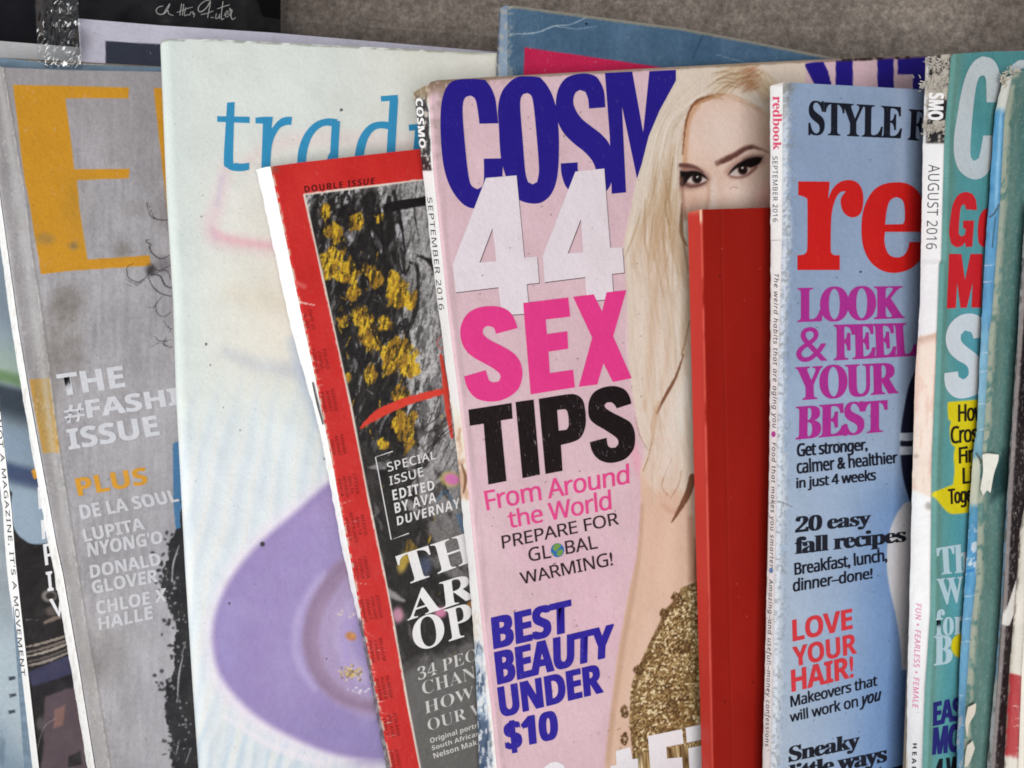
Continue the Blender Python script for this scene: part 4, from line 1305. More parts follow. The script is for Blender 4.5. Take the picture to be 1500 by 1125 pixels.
    for pts in ([(1048, 117), (1062, 114), (1080, 117)], [(1042, 108), (1060, 105), (1080, 109)], [(1058, 128), (1070, 126), (1084, 129)], [(1052, 122), (1068, 120), (1082, 124)]):
        c.stroke(pts, [.8, 1.7, .8], (120, 92, 66), .5, 1.8)
    for k in range(60):
        x0 = rg.uniform(1040, 1135); y0 = np.interp(x0, [1035, 1066, 1090, 1114, 1135], [144, 139, 147, 160, 180]) + rg.normal(0, 3)
        c.stroke([(x0 - 8, y0 - 4), (x0, y0), (x0 + 10, y0 + 6)], [.5, rg.uniform(1, 2.2), .4], [(196, 164, 132), (176, 138, 104), (210, 184, 158)][k % 3], .4, 2)
    # brows
    c.stroke([(1051, 239), (1063, 233.5), (1076, 227), (1090, 218.5), (1101, 215), (1112, 217.5), (1126, 223)], [8, 9, 9, 8, 6.5, 4, 1.5], (116, 74, 66), .75, 4.5, 1.0)
    c.stroke([(1056, 238), (1066, 233), (1078, 226.5), (1091, 218.5), (1101, 216), (1110, 218)], [4, 6, 6, 5, 4, 2], (84, 48, 44), .7, 3.5, 1.2)
    c.stroke([(997, 242), (1008, 243), (1020, 246), (1030, 252)], [6, 7, 5, 2], (78, 44, 40), .85, 4)
    # soft shadow round the eyes
    c.poly([(1062, 252), (1070, 241), (1084, 231), (1102, 226), (1118, 229), (1121, 237), (1110, 246), (1088, 260), (1070, 262)], (150, 106, 96), .62, 11, smooth=True)
    c.poly([(996, 244), (1016, 244), (1034, 252), (1041, 262), (1034, 271), (1012, 278), (996, 276)], (120, 78, 70), .6, 11, smooth=True)
    # right eye: white, iris, then the lid and lashes over its top
    c.poly([(1069, 255.5), (1074, 250), (1082, 246), (1092, 244), (1099, 246), (1098, 251), (1092, 255), (1082, 257.5), (1074, 257.5)], (206, 188, 183), 1, 2.0, smooth=True)
    c.ell(1088, 249, 7.2, 7.2, (44, 25, 22), 1, .2); c.ell(1088, 249.5, 3.2, 3.2, (18, 11, 11), .9, .4)
    c.poly([(1066.5, 256.5), (1071, 249), (1077, 242.5), (1085, 237), (1094, 233), (1104, 230.5), (1113, 230), (1117, 232), (1113, 239), (1106, 243.5), (1098, 245.5), (1092, 244), (1085, 244.5), (1077, 248), (1070, 254)], (20, 13, 13), 1, 3.6, smooth=True)
    for k in range(13):
        t = k / 12; x0 = 1088 + 28 * t; y0 = 235 - 4 * math.sin(t * 2.4)
        c.stroke([(x0, y0), (x0 + 1.5 + 3 * t, y0 - 4.5)], [1.3, .5], (30, 19, 18), .7, 1.2)
    c.ell(1087.6, 245.8, 1.5, 1.4, (236, 228, 224), 1, .5)
    c.stroke([(1069, 258), (1080, 260.5), (1092, 258), (1101, 251.5), (1108, 245)], [1.5, 3, 3.6, 3.6, 3], (96, 56, 50), .7, 4)
    # left eye, partly behind the hair
    c.poly([(1006, 265), (1011, 260), (1021, 256), (1030, 258), (1036, 263), (1029, 267.5), (1018, 269), (1010, 267.5)], (204, 186, 180), 1, 2.0, smooth=True)
    c.ell(1021, 261.5, 7.3, 7.3, (36, 21, 19), 1, .2); c.ell(1021, 262, 3.2, 3.2, (16, 10, 10), .9, .4)
    c.poly([(996, 250), (1005, 251), (1014, 250), (1024, 251.5), (1032, 256), (1038, 264), (1032, 261), (1025, 257.5), (1015, 257.5), (1009, 262), (1005, 268), (1000, 274), (996, 272)], (20, 13, 13), 1, 3.2, smooth=True)
    c.ell(1021.5, 259.3, 1.4, 1.2, (232, 225, 222), 1, .5)
    c.stroke([(1004, 270), (1012, 273), (1024, 271.5), (1034, 267)], [4, 4.4, 3.4, 2], (76, 42, 38), .75, 4.5)
    c.stroke([(998, 262), (1000, 290), (1004, 320)], [6, 6, 5], (140, 92, 74), .6, 7)
    # nose and cheeks
    c.stroke([(1037, 266), (1038, 285), (1034, 312)], [3, 5, 6], (182, 138, 118), .5, 8)
    c.stroke([(1046, 262), (1046, 290), (1044, 312)], [6, 8, 8], (230, 212, 204), .7, 10)
    c.ell(1088, 284, 30, 20, (234, 210, 200), .7, .8); c.ell(1128, 298, 22, 26, (228, 158, 148), .6, .8); c.ell(1014, 300, 12, 20, (210, 166, 146), .5, .8)
    c.stroke([(1070, 276), (1074, 274), (1080, 275)], 1.2, (120, 90, 78), .5, 1.6)
    fi = c.box(990, 130, 1180, 320)
    c.C[fi] += (fbm(X[fi], Y[fi], 2.2, seed=91)[:, None] - .5) * 12
    # dirt by the spine, browned top corner
    de = X - m.Ex(Y)
    n = fbm(X, Y, 12, seed=70)
    c.mix(slice(None), .55 * sstep(.4, .7, n) * (1 - sstep(10, 70, de)) * (1 - sstep(160, 330, Y)), (150, 132, 124))
    c.mix(slice(None), .85 * (1 - sstep(3, 26, (Y - 118) + de * .22 - 12 * n)) * sstep(.35, .55, fbm(X, Y, 6, seed=71) + .1), (132, 112, 88))
    tp = m.topy(X)
    c.mix(slice(None), .75 * (1 - sstep(.5, 4, Y - tp - 3 * fbm(X, Y, 9, 4, seed=72))), (128, 108, 90))
    for k in range(9):
        x0 = rg.uniform(1130, 1350); c.ell(x0, float(m.topy(x0)) + 2, rg.uniform(3, 8), 2.4, (34, 26, 24), .8, .5)
    c.mix(slice(None), .45 * np.exp(-((de - 9) / 4) ** 2) * sstep(.4, .6, fbm(X, Y, 9, 60, seed=74)), (180, 158, 160))
    for k in range(120):
        c.ell(rg.uniform(640, 940), rg.uniform(130, 1120), rg.uniform(.6, 1.3), rg.uniform(.6, 1.2), (84, 58, 58), .7, .4)
    c.stroke([(810, 827), (814, 824.5)], 1.4, (60, 40, 40), .9, 1)


m.cover(p_cosmo, paper('pink_printed_cover', None, dirt=.12, speck=.2))


def p_csp(c):
    X, Y, U = c.X, c.Y, c.U
    plain((248, 245, 243), 5, 12, 5)(c)
    n = fbm(X, Y, 4, 10, seed=14)
    blk = (1 - sstep(248, 252, Y)) * (1 - sstep(.80, .9, U + .25 * (n - .5)))
    c.mix(slice(None), blk, (46, 42, 46))
    c.mix(slice(None), .9 * blk * sstep(.60, .68, fbm(X, Y, 3, 6, seed=15)), (196, 190, 184))
    c.mix(slice(None), .9 * (1 - sstep(136, 150, Y + 10 * (n - .5))), (142, 122, 96))
    c.mix(slice(None), .6 * sstep(.55, .66, n) * (1 - sstep(150, 200, Y)), (196, 182, 160))
    # small printed picture on the spine
    pic = sstep(560, 640, Y) * (1 - sstep(728, 738, Y))
    c.mix(slice(None), .55 * pic, (226, 196, 170))
    c.mix(slice(None), .6 * pic * sstep(.5, .64, fbm(X, Y, 8, 22, seed=16)), (186, 142, 108))
    c.stroke([(676, 680), (682, 700), (679, 722)], [2, 5, 2], (112, 72, 48), .8, 2)
    low = sstep(930, 955, Y) * (1 - sstep(.55, .85, U + .3 * (n - .5)))
    c.mix(slice(None), low, (166, 184, 204))
    c.mix(slice(None), low * sstep(.48, .6, fbm(X, Y, 6, 14, seed=17)), (70, 90, 116))
    c.mix(slice(None), low * .8 * sstep(1040, 1060, Y), (58, 76, 102))
    c.mix(slice(None), low * .9 * sstep(.56, .64, fbm(X, Y, 4, 9, seed=18)), (222, 226, 230))
    c.mix(slice(None), .5 * sstep(840, 900, Y) * sstep(.52, .62, fbm(X, Y, 5, 10, seed=20)) * (1 - low), (196, 186, 172))


m.spine(p_csp, wob=.9)
m.print_('spine_lettering', (238, 236, 232), [SPT(m, 'COSMO', 'bold', 144, 217, 608.5, 619, 614.5, 623.5, .02)], on='spine', mat=ink((238, 236, 232), .2, .1))
m.print_('spine_lettering', (44, 38, 42), [SPT(m, 'SEPTEMBER 2016', 'sans', 289, 454, 625.5, 632.5, 643, 650.5, .004, 1.1)], on='spine')
A = lambda p: zz(p, 580, 80, 3.75)
NAVY = (38, 26, 130)
m.print_('masthead_lettering', NAVY, [
    PG(A([(555, 312), (545, 240), (522, 182), (490, 140), (430, 134), (335, 139), (290, 163), (260, 220), (246, 300), (244, 400), (250, 520), (263, 620), (290, 710), (330, 780), (380, 830), (430, 845), (500, 832), (556, 765), (585, 662), (582, 570), (482, 572), (483, 680), (474, 725), (447, 740), (412, 715), (395, 640), (378, 480), (367, 330), (370, 260), (385, 232), (410, 226), (435, 245), (448, 300), (458, 380), (562, 378)])),
    PG(A([(560, 300), (565, 400), (575, 560), (600, 660), (635, 750), (675, 798), (740, 818), (800, 812), (850, 770), (880, 700), (893, 600), (895, 450), (885, 330), (865, 240), (830, 170), (792, 126), (740, 120), (665, 124), (610, 165), (575, 220)]),
       A([(683, 300), (686, 240), (700, 217), (722, 212), (745, 230), (757, 290), (768, 400), (780, 540), (785, 640), (775, 700), (750, 713), (725, 700), (710, 640), (697, 480)])),
    PG(A([(1060, 297), (1150, 290), (1143, 205), (1120, 148), (1090, 116), (1030, 104), (955, 118), (912, 152), (885, 210), (877, 290), (888, 365), (920, 430), (975, 487), (1035, 535), (1078, 585), (1098, 640), (1090, 700), (1060, 720), (1020, 700), (1000, 640), (998, 592), (905, 598), (908, 650), (925, 710), (950, 745), (1000, 790), (1100, 790), (1160, 745), (1185, 690), (1188, 600), (1175, 500), (1130, 440), (1075, 397), (1020, 352), (985, 300), (974, 255), (985, 212), (1010, 195), (1040, 205), (1055, 245)])),
    PG([(886, 107), (926, 105), (942, 194), (951, 104.5), (990, 102.5), (990, 118), (966, 162), (950, 200), (940, 240), (933, 262), (911, 156), (917, 282), (896, 284), (893, 200)], smooth=False)],
    mat=ink(NAVY, .12, .1, .15, (150, 146, 190)))
B = lambda p: zz(p, 650, 240, 5.357)
f1 = B([(330, 112), (570, 92), (632, 737), (732, 728), (748, 935), (650, 945), (672, 1175), (452, 1190), (428, 970), (92, 1010), (70, 790), (92, 730)])
h1 = B([(382, 505), (412, 765), (280, 775)])
f2 = B([(1032, 62), (1258, 38), (1305, 660), (1400, 655), (1415, 855), (1320, 865), (1332, 1060), (1122, 1080), (1108, 890), (790, 930), (775, 720)])
h2 = B([(1075, 435), (1092, 695), (972, 703)])
sh = lambda P, dx, dy: [(p[0] + dx, p[1] + dy) for p in P]
m.print_('outline_lettering', (52, 30, 34), [PG(sh(f1, .9, 1.0), sh(h1, .9, 1.0), smooth=False), PG(sh(f2, .9, 1.0), sh(h2, .9, 1.0), smooth=False)], lift=.00013)
m.print_('headline_lettering', (226, 214, 220), [PG(f1, h1, smooth=False), PG(f2, h2, smooth=False)], lift=.00017, mat=ink((224, 213, 219), .15, .14, .45, (190, 176, 180)))
S = lambda p: zz(p, 660, 420, 5.357)
PK = (222, 58, 134)
m.print_('headline_lettering', PK, [
    PG(S([(355, 370), (525, 325), (505, 265), (470, 205), (420, 170), (360, 155), (270, 155), (190, 175), (130, 215), (90, 280), (75, 350), (85, 430), (120, 500), (180, 555), (270, 605), (340, 645), (385, 685), (392, 715), (375, 745), (330, 750), (300, 735), (275, 655), (105, 705), (125, 780), (165, 845), (220, 885), (310, 902), (400, 890), (480, 850), (535, 795), (560, 720), (562, 650), (540, 580), (490, 520), (400, 465), (320, 425), (270, 390), (252, 360), (258, 325), (285, 308), (325, 315), (345, 335)])),
    PG(S([(568, 128), (922, 85), (938, 235), (745, 258), (755, 372), (915, 350), (922, 487), (768, 510), (778, 678), (960, 652), (975, 790), (628, 845)]), smooth=False),
    PG(S([(960, 80), (1122, 60), (1188, 195), (1222, 45), (1378, 27), (1275, 390), (1420, 718), (1272, 748), (1198, 600), (1150, 768), (1005, 785), (1110, 400)]), smooth=False)],
    lift=.00021, mat=ink(PK, .12, .08, .12, (236, 170, 200)))
T_ = lambda p: zz(p, 670, 560, 5.357)
m.print_('headline_lettering', (26, 17, 19), [
    PG(T_([(85, 215), (425, 162), (433, 285), (340, 300), (385, 775), (242, 803), (205, 325), (97, 342)]), smooth=False),
    PG(T_([(455, 155), (598, 135), (648, 725), (510, 753)]), smooth=False),
    PG(T_([(637, 130), (860, 95), (930, 98), (980, 135), (1000, 200), (1008, 300), (995, 380), (960, 440), (900, 470), (812, 492), (825, 695), (690, 720)]), T_([(782, 218), (840, 212), (860, 225), (870, 270), (872, 340), (855, 372), (795, 380)])),
    PG(T_([(1250, 205), (1365, 168), (1350, 110), (1315, 60), (1260, 35), (1200, 30), (1130, 45), (1070, 80), (1035, 140), (1025, 210), (1035, 280), (1075, 325), (1150, 370), (1220, 415), (1258, 450), (1262, 485), (1240, 512), (1205, 515), (1180, 495), (1170, 435), (1038, 470), (1055, 540), (1095, 595), (1150, 625), (1220, 632), (1310, 605), (1370, 545), (1392, 480), (1390, 390), (1360, 320), (1300, 280), (1220, 240), (1165, 205), (1153, 180), (1170, 160), (1205, 158), (1230, 175)]))],
    lift=.00013, mat=ink((26, 17, 19), .75, .1, .1, (150, 132, 136)))
m.print_('cover_lettering', (222, 76, 140), [TX('From Around', 'sans', (708, 718), (921, 679), (922, 708), (713, 748), .015, .93), TX('the World', 'sans', (742, 748), (894, 717), (896, 746), (746, 774), .015, .93)], mat=ink((220, 72, 136), .2, .1, .15, (230, 170, 200)))
BK = (48, 32, 36)
m.print_('cover_lettering', BK, [TX('PREPARE FOR', 'sans', (734, 785), (904, 750), (907, 768), (736, 804), .012, .95), TX('GL', 'sans', (773, 803), (805, 797), (808, 817), (775, 823), .012), TX('BAL', 'sans', (827, 793), (872, 784), (876, 803), (829, 812), .012),
                            TX('WARMING!', 'sans', (760, 839), (896, 808), (898, 828), (765, 856), .012, .95)], mat=ink(BK, .25, .1, .15, (190, 160, 168)))
th = np.linspace(0, 2 * np.pi, 40)[:-1]
G0 = np.array([816.5, 806.0])
m.print_('globe_picture', (52, 112, 178), [PG(list(zip(G0[0] + 9.8 * np.cos(th), G0[1] + 10.2 * np.sin(th))), smooth=False)], mat=ink((46, 104, 170), .1))
m.print_('globe_picture', (112, 152, 74), [PG([(812, 797), (818, 796), (822, 799), (818, 804), (813, 808), (809, 803)]), PG([(816, 807), (823, 804), (825, 809), (820, 815), (815, 813)]), PG([(808, 809), (811, 811), (811, 814), (808, 812)])], lift=.00014, mat=ink((112, 150, 76), .1))
m.print_('cover_lettering', (44, 34, 146), [
    TX('BEST', 'bold', (719, 905), (837, 878), (837, 925), (723, 951), .03, .95), TX('BEAUTY', 'bold', (724, 956), (900, 914), (897, 961), (729, 1003), .03, .95),
    TX('UNDER', 'bold', (728, 1008), (881, 972), (884, 1014), (733, 1051), .03, .95), TX('$10', 'bold', (736, 1057), (816, 1040), (818, 1087), (741, 1105), .03, .95)], mat=ink((46, 34, 148), .25, .08, .12, (150, 140, 200)))
m.print_('headline_lettering', (232, 228, 232), [
    PG([(902, 1100), (923, 1094), (926, 1112), (934, 1111), (936, 1150), (893, 1150), (894, 1122), (903, 1120)], smooth=False),
    PG([(949, 1078), (999, 1068), (1001, 1089), (976, 1094), (977, 1111), (999, 1109), (1002, 1150), (954, 1150)], smooth=False),
    PG([(1004, 1066), (1040, 1058), (1042, 1080), (1006, 1088)], smooth=False), PG([(1008, 1096), (1042, 1089), (1046, 1150), (1011, 1150)], smooth=False),
    PG([(793, 1150), (797, 1124), (806, 1117), (816, 1116), (826, 1121), (832, 1150)])], mat=ink((230, 226, 231), .12, .1))

# ---------------------------------------------------------------- plain red book
m = Magazine('book', 'plain red hardback with no lettering, in front of the blonde woman', 'book', [(1026, 306), (1030, 500), (1035, 740), (1038, 900), (1042.5, 1125)],
             [(1026, 307), (1128, 304), (1300, 299)], 420, 1034, 8, a=17, thick=7, rnd=.7, L=[(1007.5, 310), (1012, 500), (1018, 740), (1022, 900), (1028, 1125)], vis=125, back=(2, -1), bulge=.15)


def p_red(c):
    c.all(1, (146, 29, 21))
    X, Y = c.X, c.Y
    c.C += (fbm(X, Y, 60, 200, seed=4)[:, None] - .5) * 10
    de = X - m.Ex(Y)
    c.mix(slice(None), .8 * np.exp(-((de - 1.2) / 1.6) ** 2) * sstep(.25, .5, fbm(X, Y, 4, 60, seed=6) + .1), (214, 96, 82))  # highlight along the fold, painted as a pale red line
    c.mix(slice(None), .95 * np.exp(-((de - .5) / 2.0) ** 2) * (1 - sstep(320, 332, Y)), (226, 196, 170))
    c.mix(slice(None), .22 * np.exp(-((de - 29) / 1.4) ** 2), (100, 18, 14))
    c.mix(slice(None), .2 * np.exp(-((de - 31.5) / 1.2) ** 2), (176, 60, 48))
    rg = np.random.default_rng(2)
    for k in range(14):
        c.ell(rg.uniform(1040, 1130), rg.uniform(320, 1120), .7, .7, (206, 110, 92), .7, .5)
    c.mix(slice(None), .25 * sstep(.4, .75, fbm(X, Y, 50, 120, seed=44)), (124, 22, 16))
    for k in range(3):
        c.ell(rg.uniform(1045, 1130), rg.uniform(320, 1120), 1.2, 1.2, (60, 12, 10), .8, .4)


m.cover(p_red, paper('red_cloth_cover', None, rough=.36, dirt=.06, speck=.05, spec=.06, bump=.15))
m.spine(lambda c: (plain((186, 56, 48), 8, 30, 5, 200)(c), c.mix(slice(None), .5 * (1 - sstep(308, 318, c.Y)), (206, 150, 120))), paper('red_cloth_spine', None, rough=.4, dirt=.06, speck=.05, bump=.15))  # lighter red than the cover: light from the left put into the colour

# ---------------------------------------------------------------- light blue magazine with the big red lettering
m = Magazine('magazine', 'light blue magazine with purple headlines and big red lettering', 'magazine',
             [(1150, 126), (1149, 347), (1143, 547), (1140, 760), (1135, 1012), (1132, 1125)], [(1150, 121), (1161, 121), (1348, 131), (1500, 139)], 640, 1143, 2, a=17, thick=5, rnd=1.3,
             L=[(1128, 128), (1129, 380), (1129, 467), (1127, 680), (1124, 840), (1120, 998), (1117, 1125)], vis=235)


def p_rb(c):
    X, Y = c.X, c.Y
    c.all(1, (142, 160, 188))
    c.mix(slice(None), .8 * sstep(300, 800, Y), (158, 176, 200))  # stronger light towards the foot, put into the blue of the cover
    c.mix(slice(None), .5 * (1 - sstep(10, 80, X - m.Ex(Y))) * sstep(500, 900, Y), (178, 188, 200))
    c.mix(slice(None), .85 * sstep(1215, 1330, X + (Y - 700) * .06) * sstep(640, 760, Y), (108, 142, 192))
    c.mix(slice(None), .7 * sstep(1290, 1345, X) * sstep(960, 1010, Y), (82, 112, 164))
    c.C += (fbm(X, Y, 70, seed=5)[:, None] - .5) * 12
    c.C += (fbm(X, Y, 3, seed=9)[:, None] - .5) * 9
    c.mix(slice(None), .3 * np.exp(-((X - 1318) / 8) ** 2) * (1 - sstep(300, 400, Y)), (176, 186, 204))
    # sleeve and skirt of the cover picture
    c.poly([(1400, 530), (1340, 544), (1331, 566), (1325, 595), (1320, 627), (1319, 660), (1323, 700), (1334, 735), (1350, 752), (1400, 760)], (30, 32, 52), 1, 2, smooth=True)
    c.poly([(1318, 634), (1400, 634), (1400, 645), (1318, 645.5)], (196, 202, 216), 1, 1); c.poly([(1317.5, 654), (1400, 653), (1400, 665), (1318, 666)], (196, 202, 216), 1, 1)
    c.poly([(1334, 735), (1319, 745), (1308, 765), (1301, 790), (1299, 827), (1303, 860), (1312, 900), (1317, 930), (1320, 960), (1321, 981), (1400, 981), (1400, 740)], (200, 199, 204), 1, 3, smooth=True)
    c.stroke([(1330, 760), (1322, 800), (1320, 850), (1326, 900)], [14, 22, 16], (212, 204, 206), .6, 16)
    # rubbed fold
    de = X - m.Ex(Y)
    n = fbm(X, Y, 3, 7, seed=60)
    c.mix(slice(None), .85 * (1 - sstep(3, 13, de - 9 * (fbm(X, Y, 5, 4, seed=61) - .5) - 16 * (fbm(X * .3 + 5, Y, 37, 53, seed=67) - .5))) * sstep(.25, .65, fbm(X, Y, 2.1, 2.6, seed=68) + .14), (206, 211, 217))
    c.mix(slice(None), .6 * (1 - sstep(2, 26, de)) * sstep(.55, .66, fbm(X, Y, 2.5, 4, seed=62)), (132, 134, 138))
    c.mix(slice(None), .7 * (1 - sstep(4, 24, de + (Y - 122) * .3)) * sstep(.4, .6, fbm(X, Y, 5, seed=63)), (128, 122, 112))
    c.stroke([(1141, 734), (1150, 738), (1162, 743)], [1, 1.8, .6], (92, 88, 84), .8, 1, .5)
    rg = np.random.default_rng(7)
    for k in range(60):
        c.ell(rg.uniform(1165, 1345), rg.uniform(140, 1120), rg.uniform(.6, 1.4), rg.uniform(.6, 1.2), (70, 74, 90), .7, .4)
    c.ell(1261, 398, 1.6, 1.6, (16, 16, 24), 1, .3)


m.cover(p_rb, paper('blue_printed_cover', None, dirt=.12, speck=.18))


def p_rbs(c):
    plain((247, 246, 246), 5, 12, 5)(c)
    n = fbm(c.X, c.Y, 4, 9, seed=4)
    c.mix(slice(None), .5 * sstep(.75, 1.0, c.U + .2 * (n - .5)) * sstep(.45, .6, n), (168, 166, 164))
    c.mix(slice(None), .7 * (1 - sstep(122, 136, c.Y + 8 * n)), (168, 160, 150))
    for y in (736, 350, 300, 905, 1010, 1098):
        c.stroke([(1120, y), (1134, y + 2), (1150, y + 1)], [.6, 1.2, .6], (150, 146, 142), .7, 1, .4)


m.spine(p_rbs, wob=.7)
m.print_('spine_lettering', (214, 78, 112), [SPT(m, 'redbook', 'serif', 141, 220, 1131.5, 1146, 1132.5, 1144, .01)], on='spine')
m.print_('spine_lettering', (60, 62, 72), [SPT(m, 'SEPTEMBER 2016', 'sans', 229, 325, 1131.5, 1139, 1132, 1139, .004, 1.1)], on='spine')
m.print_('spine_lettering', (60, 62, 72), [SPT(m, 'The weird habits that are aging you', 'ital', 401, 627, 1132, 1141, 1129.5, 1138, .006, 1.12)], on='spine')
m.print_('spine_lettering', (60, 62, 72), [SPT(m, 'Food that makes you smarter', 'ital', 648, 832, 1129, 1137.5, 1125.5, 1133.5, .006, 1.12)], on='spine')
m.print_('spine_lettering', (60, 62, 72), [SPT(m, 'Amazing–and useful!–money confessions', 'ital', 848, 1094, 1124.5, 1133, 1119, 1127, .006, 1.12)], on='spine')
m.print_('spine_lettering', (176, 70, 150), [PG(list(zip(1133 + 3.2 * np.cos(th), 636 + 4.4 * np.sin(th))), smooth=False)], on='spine')
m.print_('spine_lettering', (96, 132, 176), [PG(list(zip(1129.5 + 3.0 * np.cos(th), 835.5 + 4.2 * np.sin(th))), smooth=False)], on='spine')
m.print_('cover_lettering', (24, 26, 38), [TX('STYLE', 'serif', (1184, 147), (1322, 156), (1321, 204), (1184, 198), .012, .9), TX('F', 'serif', (1331, 160), (1356, 162), (1354, 207), (1329, 205), .012)], mat=ink((24, 26, 38), .1, .08))
R_ = lambda p: zz(p, 1150, 250, 6.818)
m.print_('masthead_lettering', (192, 28, 28), [
    PG(R_([(130, 108), (443, 110), (440, 170), (428, 285), (470, 190), (530, 125), (600, 97), (680, 100), (740, 140), (775, 220), (780, 320), (765, 400), (730, 450), (670, 467), (610, 445), (570, 390), (553, 310), (565, 260), (605, 208), (560, 212), (520, 250), (490, 320), (470, 400), (458, 520), (455, 780), (465, 825), (490, 843), (545, 845), (545, 993), (122, 993), (122, 845), (185, 838), (215, 810), (222, 720), (222, 320), (210, 275), (180, 258), (130, 245)])),
    PG(R_([(1400, 612), (998, 612), (990, 680), (1000, 760), (1030, 830), (1080, 862), (1140, 865), (1190, 840), (1225, 780), (1240, 712), (1400, 715), (1380, 830), (1330, 910), (1250, 980), (1150, 1015), (1050, 1020), (950, 990), (860, 920), (800, 820), (768, 700), (762, 560), (775, 420), (815, 300), (880, 200), (970, 140), (1080, 118), (1200, 125), (1300, 180), (1360, 270), (1395, 400)]),
       R_([(998, 538), (1165, 535), (1190, 510), (1195, 420), (1185, 330), (1160, 285), (1110, 265), (1070, 280), (1035, 320), (1010, 420)]))], mat=ink((198, 30, 28), .06, .06, .1))
m.print_('headline_lettering', (168, 48, 140), [
    TX('LOOK', 'serif', (1168, 421), (1325, 418), (1325, 467), (1168, 473), .024, .88), TX('&', 'serif', (1166, 480), (1212, 478), (1212, 529), (1166, 531)),
    TX('FEEL', 'serif', (1221, 476), (1340, 473), (1344, 521), (1221, 528), .024, .9), TX('YOUR', 'serif', (1165, 537), (1315, 530), (1316, 577), (1166, 588), .024, .88),
    TX('BEST', 'serif', (1166, 595), (1300, 585), (1300, 633), (1165, 645), .024, .88)], mat=ink((166, 46, 138), .08, .08, .12))
TXC = (26, 28, 40)
m.print_('cover_lettering', TXC, [
    TX('Get stronger,', 'sans', (1167, 650), (1271, 643), (1271, 664), (1167, 675), .026, .95), TX('calmer & healthier', 'sans', (1166, 673), (1314, 661), (1315, 678), (1167, 694), .026, .95),
    TX('in just 4 weeks', 'sans', (1166, 700), (1283, 687), (1283, 708), (1166, 720), .026, .95)], mat=ink(TXC, .08, .06))
m.print_('cover_lettering', TXC, [TX('Breakfast, lunch,', 'sans', (1163, 824), (1299, 803), (1300, 824), (1164, 845), .026, .95),
    TX('dinner–done!', 'sans', (1161, 848), (1278, 831), (1278, 847), (1161, 867), .026, .95)], mat=ink(TXC, .08, .06))
m.print_('cover_lettering', TXC, [TX('Makeovers that', 'sans', (1157, 1019), (1285, 988), (1285, 1004), (1158, 1036), .026, .95),
    TX('will work on', 'sans', (1156, 1043), (1256, 1018), (1257, 1035), (1157, 1058), .026, .95), TX('you', 'ital', (1260, 1021), (1291, 1012), (1290, 1031), (1259, 1040), .026)], mat=ink(TXC, .08, .06))
m.print_('cover_lettering', (30, 32, 42), [
    TX('20 easy', 'serif', (1165, 757), (1276, 747), (1275, 774), (1164, 787), .024, .9), TX('fall recipes', 'serif', (1164, 787), (1327, 772), (1327, 799), (1164, 819), .024, .88),
    ], mat=ink((30, 32, 42), .08, .06))
m.print_('cover_lettering', (30, 32, 42), [
    TX('Sneaky', 'serif', (1155, 1094), (1260, 1072), (1259, 1101), (1155, 1123), .024, .9), TX('little ways', 'serif', (1155, 1121), (1299, 1091), (1299, 1122), (1155, 1152), .024, .88), TX('to feel better', 'serif', (1155, 1158), (1322, 1113), (1322, 1136), (1155, 1182), .024, .9)], mat=ink((30, 32, 42), .08, .06))
m.print_('cover_lettering', (206, 60, 66), [
    TX('LOVE', 'bold', (1160, 908), (1248, 891), (1249, 921), (1161, 940), .012, .93), TX('YOUR', 'bold', (1160, 948), (1254, 927), (1255, 957), (1162, 977), .012, .93), TX('HAIR!', 'bold', (1158, 982), (1249, 960), (1250, 992), (1159, 1014), .012, .93)], mat=ink((204, 56, 64), .12, .08))

# ---------------------------------------------------------------- teal magazine with the torn white spine
m = Magazine('magazine', 'teal magazine with a torn white spine and yellow patch', 'magazine',
             [(1397, 84), (1388, 187), (1383, 380), (1380, 387), (1375, 533), (1369, 680), (1367, 900), (1359, 1012), (1355, 1125)], [(1397, 79), (1440, 76), (1500, 74)], 560, 1372, 0, a=17, thick=6, rnd=1.4,
             L=[(1356, 80), (1352, 213), (1349, 380), (1348, 440), (1341, 547), (1338, 640), (1335, 760), (1332, 900), (1329, 1000), (1328, 1125)], vis=100)
def p_au(c):
    X, Y = c.X, c.Y
    c.all(1, (84, 148, 152))
    c.mix(slice(None), .8 * sstep(1395, 1440, X + (Y - 500) * .03) * sstep(260, 600, Y), (84, 158, 184))
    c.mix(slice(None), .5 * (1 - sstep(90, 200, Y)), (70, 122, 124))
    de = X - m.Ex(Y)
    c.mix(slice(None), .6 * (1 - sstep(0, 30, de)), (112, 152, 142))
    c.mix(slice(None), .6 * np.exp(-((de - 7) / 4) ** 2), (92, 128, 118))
    c.C += (fbm(X, Y, 14, 60, seed=5)[:, None] - .5) * 22
    c.C += (fbm(X, Y, 3, seed=9)[:, None] - .5) * 10
    q = lambda p: zz(p, 1100, 360, 3.75)
    c.poly([(1388, 592), (1390, 589), (1432, 585), (1440, 640), (1440, 740), (1420, 750), (1398, 753), (1388, 750), (1377, 738), (1368, 726), (1370, 720), (1385, 714), (1396, 710), (1398, 690), (1397, 668), (1399, 655), (1393, 648), (1391, 628), (1393, 618), (1389, 614)], (214, 196, 26), 1, 1.6, smooth=True)
    c.mix(c.box(1360, 580, 1450, 760), .0 * np.ones(len(c.box(1360, 580, 1450, 760))), (0, 0, 0))
    c.ell(1412, 946, 19, 19, (212, 194, 28), 1, .06)
m.cover(p_au, paper('teal_printed_cover', None, dirt=.14, speck=.3, scuff=.05))


